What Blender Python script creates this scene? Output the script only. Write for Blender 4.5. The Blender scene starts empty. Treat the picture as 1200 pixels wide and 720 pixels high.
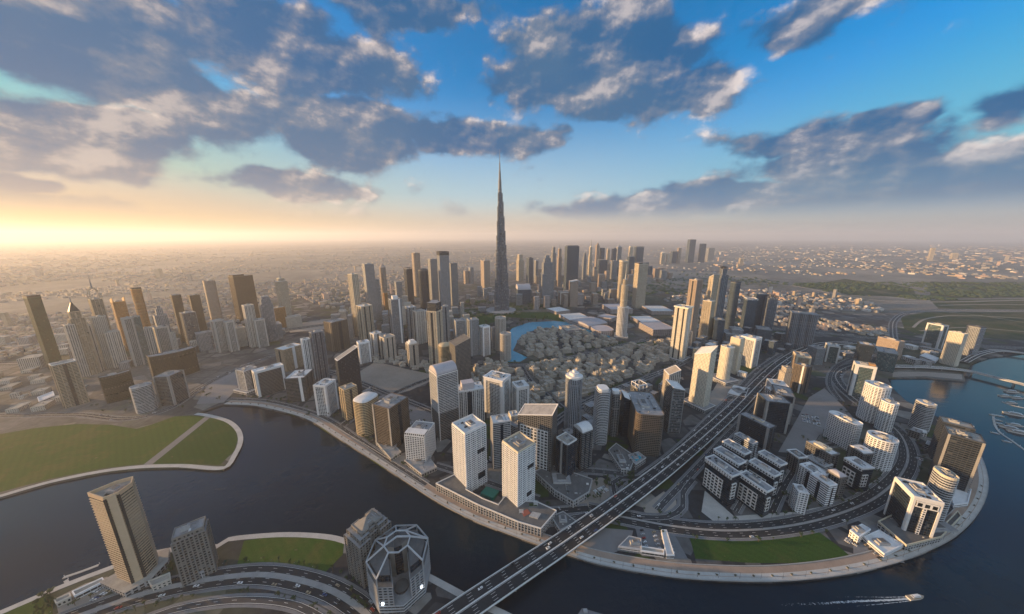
import bpy, math, random
import numpy as np
from mathutils import Vector, geometry, noise
R = math.radians
random.seed(7)
rnd = random.Random(11)
S = bpy.context.scene
COL = S.collection

# ------------------------------------------------------------------ camera, sky, sun, exposure
F = 365.0                       # focal length in photograph pixels (1200 wide)
PITCH = R(12.7)
H = 390.0                       # camera height above the ground
CP, SP = math.cos(PITCH), math.sin(PITCH)
cam = bpy.data.cameras.new('camera')
cam_o = bpy.data.objects.new('camera', cam)
COL.objects.link(cam_o)
cam.sensor_width = 36
cam.lens = F / 1200 * 36
cam.clip_start = 1
cam.clip_end = 200000
cam_o.location = (0, 0, H)
cam_o.rotation_euler = (R(90) - PITCH, 0, 0)
S.camera = cam_o

SKY = 0.085
FILL_SKY = 4.7
SUN_AZ, SUN_EL = R(-86), R(7.5)
sun_dir = Vector((math.sin(SUN_AZ) * math.cos(SUN_EL), math.cos(SUN_AZ) * math.cos(SUN_EL), math.sin(SUN_EL)))
sl = bpy.data.lights.new('sun', 'SUN')
sl.energy = 5.0
sl.angle = R(0.6)
sl.color = (1.0, 0.62, 0.29)
so = bpy.data.objects.new('sun', sl)
COL.objects.link(so)
so.rotation_euler = sun_dir.to_track_quat('Z', 'Y').to_euler()

S.view_settings.view_transform = 'Standard'
S.view_settings.look = 'None'
S.view_settings.gamma = 1
S.view_settings.exposure = 1.08
S.render.engine = 'CYCLES'
cy = S.cycles
cy.max_bounces = 5
cy.diffuse_bounces = 2
cy.glossy_bounces = 3
cy.transmission_bounces = 2
cy.volume_bounces = 1
cy.use_denoising = True
cy.sample_clamp_indirect = 4
cy.caustics_reflective = False
cy.caustics_refractive = False


def ray(px, py):
    x = (px - 600) / F
    y = (py - 360) / F
    return x, CP - y * SP, -(y * CP + SP)


def at(px, py, z=0.0):
    r = ray(px, py)
    t = (z - H) / r[2]
    return r[0] * t, r[1] * t


def azel(px, py):
    x, y, z = ray(px, py)
    return math.atan2(x, y), math.atan2(z, math.hypot(x, y))


class NT:
    """small helper for node trees"""
    def __init__(s, tree):
        s.t = tree
        s.n = tree.nodes
        s.l = tree.links

    def put(s, sock, v):
        if isinstance(v, bpy.types.NodeSocket):
            s.l.new(v, sock)
        elif v is not None:
            if hasattr(sock.default_value, '__len__') and not hasattr(v, '__len__'):
                v = [v] * len(sock.default_value)
            if hasattr(sock.default_value, '__len__') and len(sock.default_value) == 4 and len(v) == 3:
                v = (*v, 1)
            sock.default_value = v

    def m(s, op, a, b=None, c=None, clamp=False):
        n = s.n.new('ShaderNodeMath')
        n.operation = op
        n.use_clamp = clamp
        s.put(n.inputs[0], a)
        if b is not None: s.put(n.inputs[1], b)
        if c is not None: s.put(n.inputs[2], c)
        return n.outputs[0]

    def v(s, op, a, b=None, scale=None):
        n = s.n.new('ShaderNodeVectorMath')
        n.operation = op
        s.put(n.inputs[0], a)
        if b is not None: s.put(n.inputs[1], b)
        if scale is not None: s.put(n.inputs['Scale'], scale)
        return n.outputs['Value'] if op in ('LENGTH', 'DOT_PRODUCT', 'DISTANCE') else n.outputs[0]

    def mix(s, f, a, b, mode='MIX'):
        n = s.n.new('ShaderNodeMix')
        n.data_type = 'RGBA'
        n.blend_type = mode
        s.put(n.inputs[0], f)
        s.put(n.inputs[6], a)
        s.put(n.inputs[7], b)
        return n.outputs[2]

    def ramp(s, f, lo, hi, a=0.0, b=1.0, smooth=True):
        n = s.n.new('ShaderNodeMapRange')
        n.interpolation_type = 'SMOOTHSTEP' if smooth else 'LINEAR'
        for i, x in enumerate((f, lo, hi, a, b)): s.put(n.inputs[i], x)
        return n.outputs[0]

    def noise(s, vec, scale, detail=3, rough=.5, dist=0.0, out=0):
        n = s.n.new('ShaderNodeTexNoise')
        s.put(n.inputs['Vector'], vec)
        n.inputs['Scale'].default_value = scale
        n.inputs['Detail'].default_value = detail
        n.inputs['Roughness'].default_value = rough
        n.inputs['Distortion'].default_value = dist
        return n.outputs[out]

    def comb(s, x, y, z=0.0):
        n = s.n.new('ShaderNodeCombineXYZ')
        s.put(n.inputs[0], x); s.put(n.inputs[1], y); s.put(n.inputs[2], z)
        return n.outputs[0]

    def sep(s, v):
        n = s.n.new('ShaderNodeSeparateXYZ')
        s.put(n.inputs[0], v)
        return n.outputs


def make_world():
    w = bpy.data.worlds.new('World')
    S.world = w
    w.use_nodes = True
    k = NT(w.node_tree)
    k.n.clear()
    out = k.n.new('ShaderNodeOutputWorld')
    bg = k.n.new('ShaderNodeBackground')
    k.l.new(bg.outputs[0], out.inputs[0])
    sky = k.n.new('ShaderNodeTexSky')
    sky.sky_type = 'NISHITA'
    sky.sun_disc = False
    sky.sun_elevation = SUN_EL
    sky.sun_rotation = SUN_AZ
    sky.altitude = 300
    sky.air_density = 1.0
    sky.dust_density = 0.9
    sky.ozone_density = 3.0
    hs = k.n.new('ShaderNodeHueSaturation')
    hs.inputs['Saturation'].default_value = 2.0
    hs.inputs['Value'].default_value = 1.6
    k.l.new(sky.outputs[0], hs.inputs['Color'])
    tc = k.n.new('ShaderNodeTexCoord')
    d = tc.outputs['Generated']
    x, y, z = k.sep(d)
    az = k.m('ARCTAN2', x, y)
    el = k.m('ARCSINE', z)
    p = k.comb(az, el, 0.0)
    # cloud banks by compass direction and height above the horizon: (centre px, radius px, weight)
    banks = [(110, 70, 230, 75, 1.0), (330, 60, 190, 70, .95), (60, 150, 170, 40, .9), (230, 130, 150, 45, .9),
             (420, 160, 110, 50, 1.0), (540, 165, 130, 32, .95), (620, 160, 70, 22, .75), (350, 215, 110, 24, .85), (90, 230, 140, 22, .8),
             (190, 248, 90, 14, .7), (700, 70, 130, 75, 1.1), (760, 110, 120, 42, 1.0), (640, 95, 80, 40, .9), (820, 240, 260, 28, .95), (980, 190, 160, 34, .9), (1030, 150, 70, 20, .85),
             (1150, 200, 140, 40, .9), (1050, 235, 200, 24, .8), (930, 162, 90, 26, .66), (965, 5, 110, 40, .62), (500, 15, 90, 35, .8),
             (20, 45, 120, 60, .9), (1200, 125, 110, 26, .55), (700, 248, 120, 16, .8), (20, 195, 60, 14, .7)]
    wv = k.v('SUBTRACT', k.noise(k.v('MULTIPLY', p, (1, 1.6, 1)), 3.0, 4, .55, 0, 1), (.5, .5, .5))
    p = k.v('ADD', p, k.v('MULTIPLY', wv, (.34, .16, 0)))
    dens = None
    for (bx, by, rx, ry, wgt) in banks:
        a, e = azel(bx, by)
        a1, _ = azel(bx + rx, by)
        a0, _ = azel(bx - rx, by)
        _, e1 = azel(bx, by - ry)
        _, e0 = azel(bx, by + ry)
        ra, re = abs(a1 - a0) / 2, abs(e1 - e0) / 2
        q = k.v('MULTIPLY', k.v('SUBTRACT', p, (a, e, 0)), (1 / ra, 1 / re, 0))
        g = k.ramp(k.v('LENGTH', q), 1.35, 0.0, 0.0, wgt)
        dens = g if dens is None else k.m('MAXIMUM', dens, g)
    # scattered cloud everywhere else, above the horizon only
    hi = k.ramp(el, 0.06, 0.30)
    q = k.comb(k.m('MULTIPLY', az, 1.0), k.m('MULTIPLY', el, 1.45), 0.0)
    over = k.m('MULTIPLY', k.m('MULTIPLY', k.ramp(el, .62, .95), .72), k.ramp(az, .75, -.1))
    dens = k.m('MAXIMUM', dens, over)
    side = k.m('MULTIPLY', k.ramp(k.m('ABSOLUTE', az), 1.0, 1.4), k.m('MULTIPLY', hi, .62))
    dens = k.m('MAXIMUM', dens, side)
    n1 = k.noise(q, 4.2, 10, .60, .15)
    n1b = k.noise(q, 4.2, 3, .5, .15)
    n2 = k.noise(k.v('ADD', q, (-.026, .052, 0)), 4.2, 3, .5, .15)
    billow = k.noise(q, 15.0, 7, .62)

    def puffs(shift, detail):
        wq = k.v('ADD', k.v('ADD', q, shift), k.v('SCALE', k.v('SUBTRACT', k.noise(q, 9.0, 4, .6, 0, 1), (.5, .5, .5)), scale=.10))
        vo = k.n.new('ShaderNodeTexVoronoi')
        vo.feature = 'F1'
        vo.inputs['Scale'].default_value = 8.5
        vo.inputs['Detail'].default_value = detail
        vo.inputs['Roughness'].default_value = .45
        vo.normalize = True
        k.put(vo.inputs['Vector'], wq)
        return k.m('SUBTRACT', 1.0, vo.outputs['Distance'])
    pf = puffs((0, 0, 0), 1.0)
    pf2 = puffs((-.018, .030, 0), 0)
    pf1 = puffs((0, 0, 0), 0)
    f = k.m('ADD', k.m('MULTIPLY', dens, 1.45), k.m('MULTIPLY', k.m('SUBTRACT', n1, .5), 1.9))
    f = k.m('ADD', f, k.m('MULTIPLY', k.m('SUBTRACT', billow, .5), .75))
    f = k.m('ADD', f, k.m('MULTIPLY', k.m('SUBTRACT', pf, .62), 1.1))
    cover = k.m('MULTIPLY', k.ramp(f, .22, .68), k.ramp(el, .035, .085))
    thick = k.ramp(f, .38, .95)
    b2 = k.noise(k.v('ADD', q, (-.007, .013, 0)), 15.0, 5, .6)
    b1 = k.noise(q, 15.0, 5, .6)
    slope = k.m('ADD', k.m('SUBTRACT', n1b, n2), k.m('MULTIPLY', k.m('SUBTRACT', b1, b2), .48))
    slope = k.m('ADD', slope, k.m('MULTIPLY', k.m('SUBTRACT', pf1, pf2), .42))
    lit = k.m('MULTIPLY', k.ramp(slope, .055, .20), k.ramp(thick, 1.0, .15, .45, 1.0))
    leftness = k.ramp(az, 1.0, -1.0)
    # air near the horizon: dusty, gold towards the sun and grey away from it
    hor = k.mix(k.ramp(az, -1.0, -.1), (3.0, 2.05, .85), (3.5, 2.95, 2.55))
    hor = k.mix(k.ramp(az, -.1, .9), hor, (2.2, 2.25, 2.5))
    pale = k.mix(k.ramp(az, -1.0, .0), (2.8, 2.5, 2.1), (3.0, 3.55, 3.8))
    pale = k.mix(k.ramp(az, .0, .9), pale, (1.5, 2.7, 3.5))
    air = k.mix(k.ramp(el, .02, .13), hor, pale)
    clear = k.v('MINIMUM', hs.outputs[0], (4.6, 4.4, 4.3))
    base = k.mix(k.m('MULTIPLY', k.ramp(el, .42, .02), .92), clear, air)
    bright = k.mix(leftness, (5.2, 4.5, 4.2), (4.7, 3.9, 3.4))
    tone = k.noise(q, 2.1, 3, .5)
    dark = k.mix(k.ramp(tone, .38, .62), (.06, .66, 1.65), (.34, .88, 1.65))
    dark = k.mix(leftness, dark, k.mix(.4, dark, (.10, .70, 1.6)))
    soft = k.ramp(slope, -.07, .15)
    mid = k.v('SCALE', k.mix(.45, dark, bright), scale=.74)
    ccol = k.mix(k.m('MULTIPLY', soft, k.ramp(thick, .0, 1.0, 1.0, .62)), dark, mid)
    ccol = k.mix(lit, ccol, bright)
    ccol = k.mix(k.m('MULTIPLY', k.ramp(el, .20, .02), .4), ccol, air)
    col = k.mix(k.m('MULTIPLY', cover, .97), base, ccol)
    # added bright veil in the unseen sky behind and overhead, to light facing walls
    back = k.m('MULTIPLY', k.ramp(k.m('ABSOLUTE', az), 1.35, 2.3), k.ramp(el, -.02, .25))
    fill_sky = k.v('SCALE', (.76, 1.0, 1.28), scale=k.ramp(n1, .3, .7, FILL_SKY * .75, FILL_SKY * 1.25))
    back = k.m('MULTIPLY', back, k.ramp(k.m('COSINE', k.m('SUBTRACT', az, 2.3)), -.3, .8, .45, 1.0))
    col = k.mix(back, col, fill_sky)
    col = k.mix(k.m('MULTIPLY', k.ramp(el, 1.32, 1.5), .8), col, fill_sky)
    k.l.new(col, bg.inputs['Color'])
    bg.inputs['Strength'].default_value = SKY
    w.cycles.sampling_method = 'MANUAL'
    w.cycles.sample_map_resolution = 512


make_world()

# ------------------------------------------------------------------ materials
MATS = {}


def new_mat(name):
    m = bpy.data.materials.new(name)
    m.use_nodes = True
    k = NT(m.node_tree)
    b = m.node_tree.nodes['Principled BSDF']
    return m, k, b


def plain(name, col, rough=.8, var=.25, scale=.15, metal=0.0, spec=.3):
    """one colour with worn, patchy variation in object space"""
    if name in MATS: return MATS[name]
    m, k, b = new_mat(name)
    tc = k.n.new('ShaderNodeTexCoord')
    n = k.noise(tc.outputs['Object'], scale, 5, .6)
    n2 = k.noise(tc.outputs['Object'], scale * 9, 3, .6)
    f = k.m('ADD', k.m('MULTIPLY', n, .7), k.m('MULTIPLY', n2, .3))
    f = k.ramp(f, .3, .7, 1 - var, 1 + var, False)
    oi = k.n.new('ShaderNodeObjectInfo')
    f = k.m('MULTIPLY', f, k.ramp(oi.outputs['Random'], 0, 1, .92, 1.08, False))
    c = k.v('SCALE', col, scale=f)
    k.l.new(c, b.inputs['Base Color'])
    b.inputs['Roughness'].default_value = rough
    b.inputs['Metallic'].default_value = metal
    b.inputs['Specular IOR Level'].default_value = spec
    MATS[name] = m
    return m


def facade(key, wall, glass, wu, wv, grough=.13, wrough=.65, metal=0.0):
    """walls with one window per UV cell (u counts bays, v counts floors)"""
    m, k, b = new_mat('facade_' + key)
    uv = k.n.new('ShaderNodeUVMap')
    uv.uv_map = 'uv'
    u, v, _ = k.sep(uv.outputs[0])
    fu = k.m('ABSOLUTE', k.m('SUBTRACT', k.m('FRACT', u), .5))
    fv = k.m('ABSOLUTE', k.m('SUBTRACT', k.m('FRACT', v), .5))
    mask = k.m('MULTIPLY', k.m('LESS_THAN', fu, wu / 2), k.m('LESS_THAN', fv, wv / 2))
    oi = k.n.new('ShaderNodeObjectInfo')
    cell = k.comb(k.m('FLOOR', u), k.m('FLOOR', v), k.m('MULTIPLY', oi.outputs['Random'], 97.0))
    wn = k.n.new('ShaderNodeTexWhiteNoise')
    k.put(wn.inputs['Vector'], cell)
    r = wn.outputs['Value']
    gcol = k.v('SCALE', glass, scale=k.ramp(r, 0, .9, .55, 1.6, False))
    dk = sum(wall) < .5
    gcol = k.mix(k.m('MULTIPLY', k.m('GREATER_THAN', r, .975 if dk else .9), .2 if dk else .5), gcol, (.30, .29, .27))
    tc = k.n.new('ShaderNodeTexCoord')
    n = k.noise(tc.outputs['Object'], .06, 4, .6)
    n2 = k.noise(tc.outputs['Object'], .9, 3, .6)
    dirt = k.ramp(k.m('ADD', k.m('MULTIPLY', n, .6), k.m('MULTIPLY', n2, .4)), .3, .7, .8, 1.12, False)
    dirt = k.m('MULTIPLY', dirt, k.ramp(oi.outputs['Random'], 0, 1, .88, 1.1, False))
    wcol = k.v('SCALE', wall, scale=dirt)
    k.l.new(k.mix(mask, wcol, gcol), b.inputs['Base Color'])
    rr = k.m('ADD', wrough, k.m('MULTIPLY', mask, k.m('SUBTRACT', k.m('ADD', grough, k.m('MULTIPLY', r, .12)), wrough)))
    k.l.new(rr, b.inputs['Roughness'])
    if metal: k.l.new(k.m('MULTIPLY', mask, metal), b.inputs['Metallic'])
    # each pane sits a little out of true, so its reflection differs from its neighbour's
    geo = k.n.new('ShaderNodeNewGeometry')
    jit = k.v('SCALE', k.v('SUBTRACT', wn.outputs['Color'], (.5, .5, .5)), scale=k.m('MULTIPLY', mask, .07))
    k.l.new(k.v('NORMALIZE', k.v('ADD', geo.outputs['Normal'], jit)), b.inputs['Normal'])
    b.inputs['Specular IOR Level'].default_value = .34 if dk else .5
    return m


# key: wall, glass, bay, floor, window share u, v, relief, object name, [metal]
GD = (.008, .017, .030)
STY = {
    'wgrid':  ((.74, .73, .70), (.03, .035, .04), 3.6, 3.4, .68, .60, 'slab', 'apartment_tower'),
    'wgridp': ((.76, .75, .73), (.03, .035, .04), 3.8, 3.4, .60, .58, 'flat', 'apartment_tower'),
    'wband':  ((.72, .71, .70), (.03, .035, .045), 5.0, 3.6, .96, .52, 'slab', 'apartment_tower'),
    'wframe': ((.74, .73, .71), (.025, .03, .035), 4.0, 3.5, .80, .70, 'frame', 'apartment_tower'),
    'wbalc':  ((.72, .70, .66), (.02, .025, .03), 4.4, 3.5, .84, .64, 'balc', 'apartment_tower'),
    'wbig':   ((.66, .65, .63), (.014, .018, .022), 6.0, 5.6, .66, .62, 'flat', 'apartment_block'),
    'weather': ((.20, .19, .175), (.02, .022, .024), 3.6, 3.5, .58, .56, 'fin', 'apartment_tower'),
    'tframe': ((.40, .37, .335), (.03, .03, .03), 3.6, 3.5, .70, .62, 'frame', 'apartment_tower'),
    'wfin':   ((.62, .61, .60), (.03, .035, .04), 4.2, 3.5, .62, .80, 'fin', 'apartment_tower'),
    'bgrid':  ((.47, .43, .37), (.035, .035, .035), 3.4, 3.4, .50, .52, 'flat', 'apartment_tower'),
    'bfin':   ((.48, .44, .39), (.035, .035, .035), 4.0, 3.4, .52, .74, 'fin', 'apartment_tower'),
    'cgrid':  ((.66, .61, .50), (.03, .035, .04), 3.2, 3.3, .55, .50, 'flat', 'apartment_tower'),
    'tband':  ((.42, .33, .23), (.025, .025, .025), 4.0, 3.5, .94, .50, 'slab', 'apartment_tower'),
    'gband':  ((.40, .405, .41), (.02, .026, .032), 4.5, 3.5, .95, .58, 'slab', 'apartment_tower'),
    'ggrid':  ((.29, .295, .30), (.016, .024, .034), 3.6, 3.5, .62, .58, 'flat', 'office_tower'),
    'gfin':   ((.30, .315, .335), (.018, .028, .042), 3.6, 3.6, .58, .86, 'fin', 'office_tower'),
    'gplain': ((.27, .28, .29), (.025, .036, .048), 2.4, 3.8, .62, .70, 'flat', 'office_tower'),
    'tplain': ((.34, .27, .22), (.06, .052, .046), 2.6, 3.8, .55, .60, 'flat', 'office_tower'),
    'dglass': ((.055, .06, .066), GD, 1.9, 3.7, .92, .86, 'flat', 'glass_tower'),
    'dband':  ((.13, .13, .13), (.014, .017, .02), 3.4, 3.6, .95, .68, 'slab', 'office_tower'),
    'dgrid':  ((.16, .155, .15), (.016, .02, .024), 3.6, 3.5, .74, .66, 'flat', 'office_tower'),
    'dwhite': ((.22, .22, .22), (.016, .02, .026), 3.0, 3.5, .90, .72, 'edge', 'glass_tower'),
    'bglass': ((.13, .16, .19), (.03, .05, .075), 2.2, 3.8, .90, .82, 'flat', 'glass_tower', .25),
    'bfing':  ((.20, .22, .25), (.03, .045, .065), 3.0, 3.8, .72, .90, 'fin', 'glass_tower'),
    'tglass': ((.22, .25, .25), (.014, .05, .055), 2.4, 3.7, .90, .80, 'flat', 'glass_tower', .15),
    'green':  ((.03, .075, .06), (.006, .030, .026), 2.4, 3.8, .92, .84, 'flat', 'glass_tower', .1),
    'bronze': ((.11, .088, .068), (.034, .026, .018), 2.2, 3.8, .88, .80, 'flat', 'glass_tower', .1),
    'gold':   ((.40, .22, .08), (.22, .11, .035), 2.4, 3.8, .85, .76, 'flat', 'glass_tower', .5),
    'goldb':  ((.44, .35, .22), (.04, .034, .024), 4.2, 3.6, .94, .52, 'slab', 'apartment_tower'),
    'goldf':  ((.55, .48, .37), (.05, .045, .038), 3.6, 3.6, .55, .88, 'fin', 'apartment_tower'),
    'brown':  ((.135, .112, .092), (.018, .018, .018), 3.2, 3.5, .76, .56, 'grid', 'office_tower'),
    'olive':  ((.05, .046, .036), (.018, .017, .014), 2.8, 3.8, .85, .75, 'flat', 'office_block'),
    'wbox':   ((.66, .65, .63), (.014, .018, .022), 4.4, 3.6, .70, .60, 'box', 'apartment_block'),
    'dconc':  ((.055, .062, .072), (.010, .016, .024), 5.0, 3.5, .90, .70, 'slab', 'unfinished_tower'),  # dark concrete, its colour lowered further to stand in for shade
    'town':   ((.42, .38, .32), (.035, .033, .03), 3.4, 3.4, .36, .42, 'flat', 'courtyard_house'),
    'mall':   ((.34, .30, .29), (.05, .05, .05), 8.0, 7.0, .5, .4, 'flat', 'shopping_hall'),
    'pod':    ((.36, .355, .35), (.03, .034, .04), 4.6, 4.4, .66, .62, 'flat', 'podium_building'),
}
for kk, s in STY.items():
    MATS['F' + kk] = facade(kk, s[0], s[1], s[4], s[5], metal=(s[8] if len(s) > 8 else 0.0))
    plain('T' + kk, tuple(min(c * 1.05, .7) for c in s[0]), .6, .12)
    STY[kk] = dict(bay=s[2], fl=s[3], relief=s[6], name=s[7], wall=s[0])
plain('roof_grey', (.27, .27, .275), .9, .3, .12)
plain('roof_white', (.60, .595, .585), .85, .15, .12)
plain('roof_dark', (.12, .12, .12), .9, .3, .12)
plain('roof_tan', (.34, .31, .27), .9, .3, .12)
plain('roof_lilac', (.42, .40, .42), .8, .15, .05)
plain('white_trim', (.66, .65, .635), .55, .08)
plain('tan_panel', (.55, .40, .26), .7, .1, .03)
plain('cream_trim', (.56, .50, .38), .6, .1)
plain('dark_metal', (.035, .037, .04), .45, .2)
plain('grey_metal', (.25, .26, .27), .45, .2, metal=.3)
plain('plant_box', (.36, .36, .355), .6, .3, .4)
plain('asphalt', (.029, .031, .035), .85, .3, .05)
plain('asphalt_worn', (.055, .056, .060), .85, .3, .05)
plain('concrete', (.30, .29, .275), .85, .2, .08)
plain('paving', (.42, .40, .37), .85, .2, .06)
plain('paving_grey', (.17, .172, .178), .85, .25, .05)
plain('sand', (.27, .235, .20), .95, .2, .012)
plain('terracotta', (.30, .225, .175), .9, .2, .05)
plain('sand_grey', (.20, .19, .185), .95, .2, .012)
plain('line_paint', (.75, .74, .70), .7, .1)


def grass(name, green, dry, share):
    m, k, b = new_mat(name)
    g = k.n.new('ShaderNodeNewGeometry')
    P_ = g.outputs['Position']
    big, mid, fine = k.noise(P_, .012, 5, .6, .4), k.noise(P_, .07, 5, .65), k.noise(P_, .6, 3, .6)
    x, y, _ = k.sep(P_)
    mow = k.m('SINE', k.m('MULTIPLY', k.m('ADD', k.m('MULTIPLY', x, .8), y), .55))
    f = k.m('ADD', k.m('MULTIPLY', big, .65), k.m('MULTIPLY', mid, .35))
    c = k.mix(k.ramp(f, share - .07, share + .07), dry, green)
    c = k.mix(k.ramp(mid, .66, .72), c, (.13, .11, .07))
    v = k.m('ADD', k.ramp(fine, .3, .7, .78, 1.2, False), k.m('MULTIPLY', mow, .05))
    k.l.new(k.v('SCALE', c, scale=v), b.inputs['Base Color'])
    b.inputs['Roughness'].default_value = .95
    b.inputs['Specular IOR Level'].default_value = .1
    MATS[name] = m


grass('grass_lawn', (.036, .074, .016), (.062, .078, .024), .42)
grass('grass_dark', (.026, .064, .014), (.050, .070, .020), .42)
grass('grass_dry', (.046, .086, .016), (.080, .092, .026), .46)
grass('grass_rough', (.034, .056, .020), (.085, .080, .045), .50)
plain('leaf', (.035, .060, .022), .8, .35, .5)
plain('leaf_pale', (.055, .075, .030), .8, .35, .5)
plain('bark', (.10, .075, .05), .9, .2)
plain('pool_blue', (.02, .28, .38), .12, .1)
plain('court_green', (.02, .17, .13), .8, .1)
plain('court_red', (.30, .10, .07), .8, .1)
plain('lake_blue', (.03, .26, .38), .25, .12, .02, spec=.5)
plain('black_roof', (.03, .032, .035), .5, .2)
plain('foam', (.55, .58, .60), .9, .3, .3)
for nm, c in (('white', (.70, .70, .69)), ('silver', (.40, .41, .42)), ('black', (.02, .02, .022)), ('red', (.30, .03, .02)), ('blue', (.03, .07, .20)), ('tan', (.35, .28, .18))):
    plain('paint_' + nm, c, .3, .05, spec=.5)
plain('tyre', (.02, .02, .02), .9, .1)
plain('car_glass', (.015, .018, .02), .1, .1, spec=.5)


def wake_mat():
    m, k, b = new_mat('wake_foam')
    b.inputs['Base Color'].default_value = (.55, .6, .63, 1)
    b.inputs['Roughness'].default_value = .8
    uv = k.n.new('ShaderNodeUVMap')
    uv.uv_map = 'uv'
    u, v, _ = k.sep(uv.outputs[0])
    g = k.n.new('ShaderNodeNewGeometry')
    n = k.noise(k.v('MULTIPLY', g.outputs['Position'], (1, 1.5, 1)), .55, 5, .7)
    edge = k.ramp(k.m('ABSOLUTE', k.m('SUBTRACT', v, .5)), .5, .1)
    a = k.ramp(k.m('ADD', n, k.m('MULTIPLY', k.m('SUBTRACT', edge, .5), .35)), k.m('ADD', .40, k.m('MULTIPLY', u, .34)), k.m('ADD', .62, k.m('MULTIPLY', u, .3)))
    k.l.new(k.m('MULTIPLY', a, .9), b.inputs['Alpha'])
    MATS['wake'] = m


wake_mat()


def lamp_mat():
    m, k, b = new_mat('lamp_glow')
    b.inputs['Base Color'].default_value = (.8, .8, .8, 1)
    b.inputs['Emission Color'].default_value = (.8, .9, 1, 1)
    b.inputs['Emission Strength'].default_value = 6
    MATS['lamp_glow'] = m


lamp_mat()


def water_mat():
    m, k, b = new_mat('canal_water')
    g = k.n.new('ShaderNodeNewGeometry')
    n = k.noise(g.outputs['Position'], .004, 4, .6)
    b.inputs['Roughness'].default_value = .12
    b.inputs['IOR'].default_value = 1.33
    b.inputs['Specular IOR Level'].default_value = .38
    k.l.new(k.mix(k.ramp(n, .35, .65), (.002, .010, .018), (.005, .018, .030)), b.inputs['Base Color'])
    w1 = k.noise(g.outputs['Position'], .11, 4, .65)
    w2 = k.noise(k.v('MULTIPLY', g.outputs['Position'], (1, 2.2, 1)), .022, 3, .6)
    bm = k.n.new('ShaderNodeBump')
    bm.inputs['Strength'].default_value = .35
    bm.inputs['Distance'].default_value = 1.2
    k.l.new(k.m('ADD', k.m('MULTIPLY', w1, .5), w2), bm.inputs['Height'])
    k.l.new(bm.outputs[0], b.inputs['Normal'])
    MATS['water'] = m


water_mat()


def ground_mat():
    m, k, b = new_mat('city_ground')
    g = k.n.new('ShaderNodeNewGeometry')
    P = g.outputs['Position']
    big = k.noise(P, .0009, 5, .6)
    mid = k.noise(P, .008, 4, .6)
    fine = k.noise(P, .09, 4, .6)

    def lots(scale, rnd_):
        out = []
        for feat in ('F1', 'DISTANCE_TO_EDGE'):
            v = k.n.new('ShaderNodeTexVoronoi')
            v.feature = feat
            v.inputs['Scale'].default_value = scale
            v.inputs['Randomness'].default_value = rnd_
            k.l.new(P, v.inputs['Vector'])
            out.append(v)
        return out[0].outputs['Color'], out[1].outputs['Distance']
    lc, ld = lots(1 / 46, .75)
    pick = k.sep(lc)
    c = k.mix(k.ramp(pick[0], .2, .8), (.042, .045, .050), (.115, .113, .112))
    c = k.mix(k.m('GREATER_THAN', pick[1], .78), c, (.20, .19, .175))
    c = k.mix(k.m('GREATER_THAN', pick[2], .88), c, (.040, .060, .022))
    c = k.mix(k.ramp(ld, .05, .07), (.038, .040, .045), c)
    c = k.mix(k.m('MULTIPLY', k.ramp(big, .48, .62), .6), c, (.20, .18, .155))
    c = k.mix(k.m('MULTIPLY', k.ramp(k.noise(P, .0016, 4, .6, out=0), .53, .60), .7), c, (.060, .070, .040))
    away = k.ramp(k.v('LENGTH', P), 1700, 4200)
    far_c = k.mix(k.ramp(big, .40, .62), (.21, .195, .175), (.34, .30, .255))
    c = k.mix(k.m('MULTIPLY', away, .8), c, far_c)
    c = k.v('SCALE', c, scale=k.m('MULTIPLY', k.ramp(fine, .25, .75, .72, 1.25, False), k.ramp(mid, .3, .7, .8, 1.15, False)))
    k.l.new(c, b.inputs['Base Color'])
    b.inputs['Roughness'].default_value = .95
    b.inputs['Specular IOR Level'].default_value = .1
    MATS['ground'] = m


ground_mat()

# ------------------------------------------------------------------ mesh helpers


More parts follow.
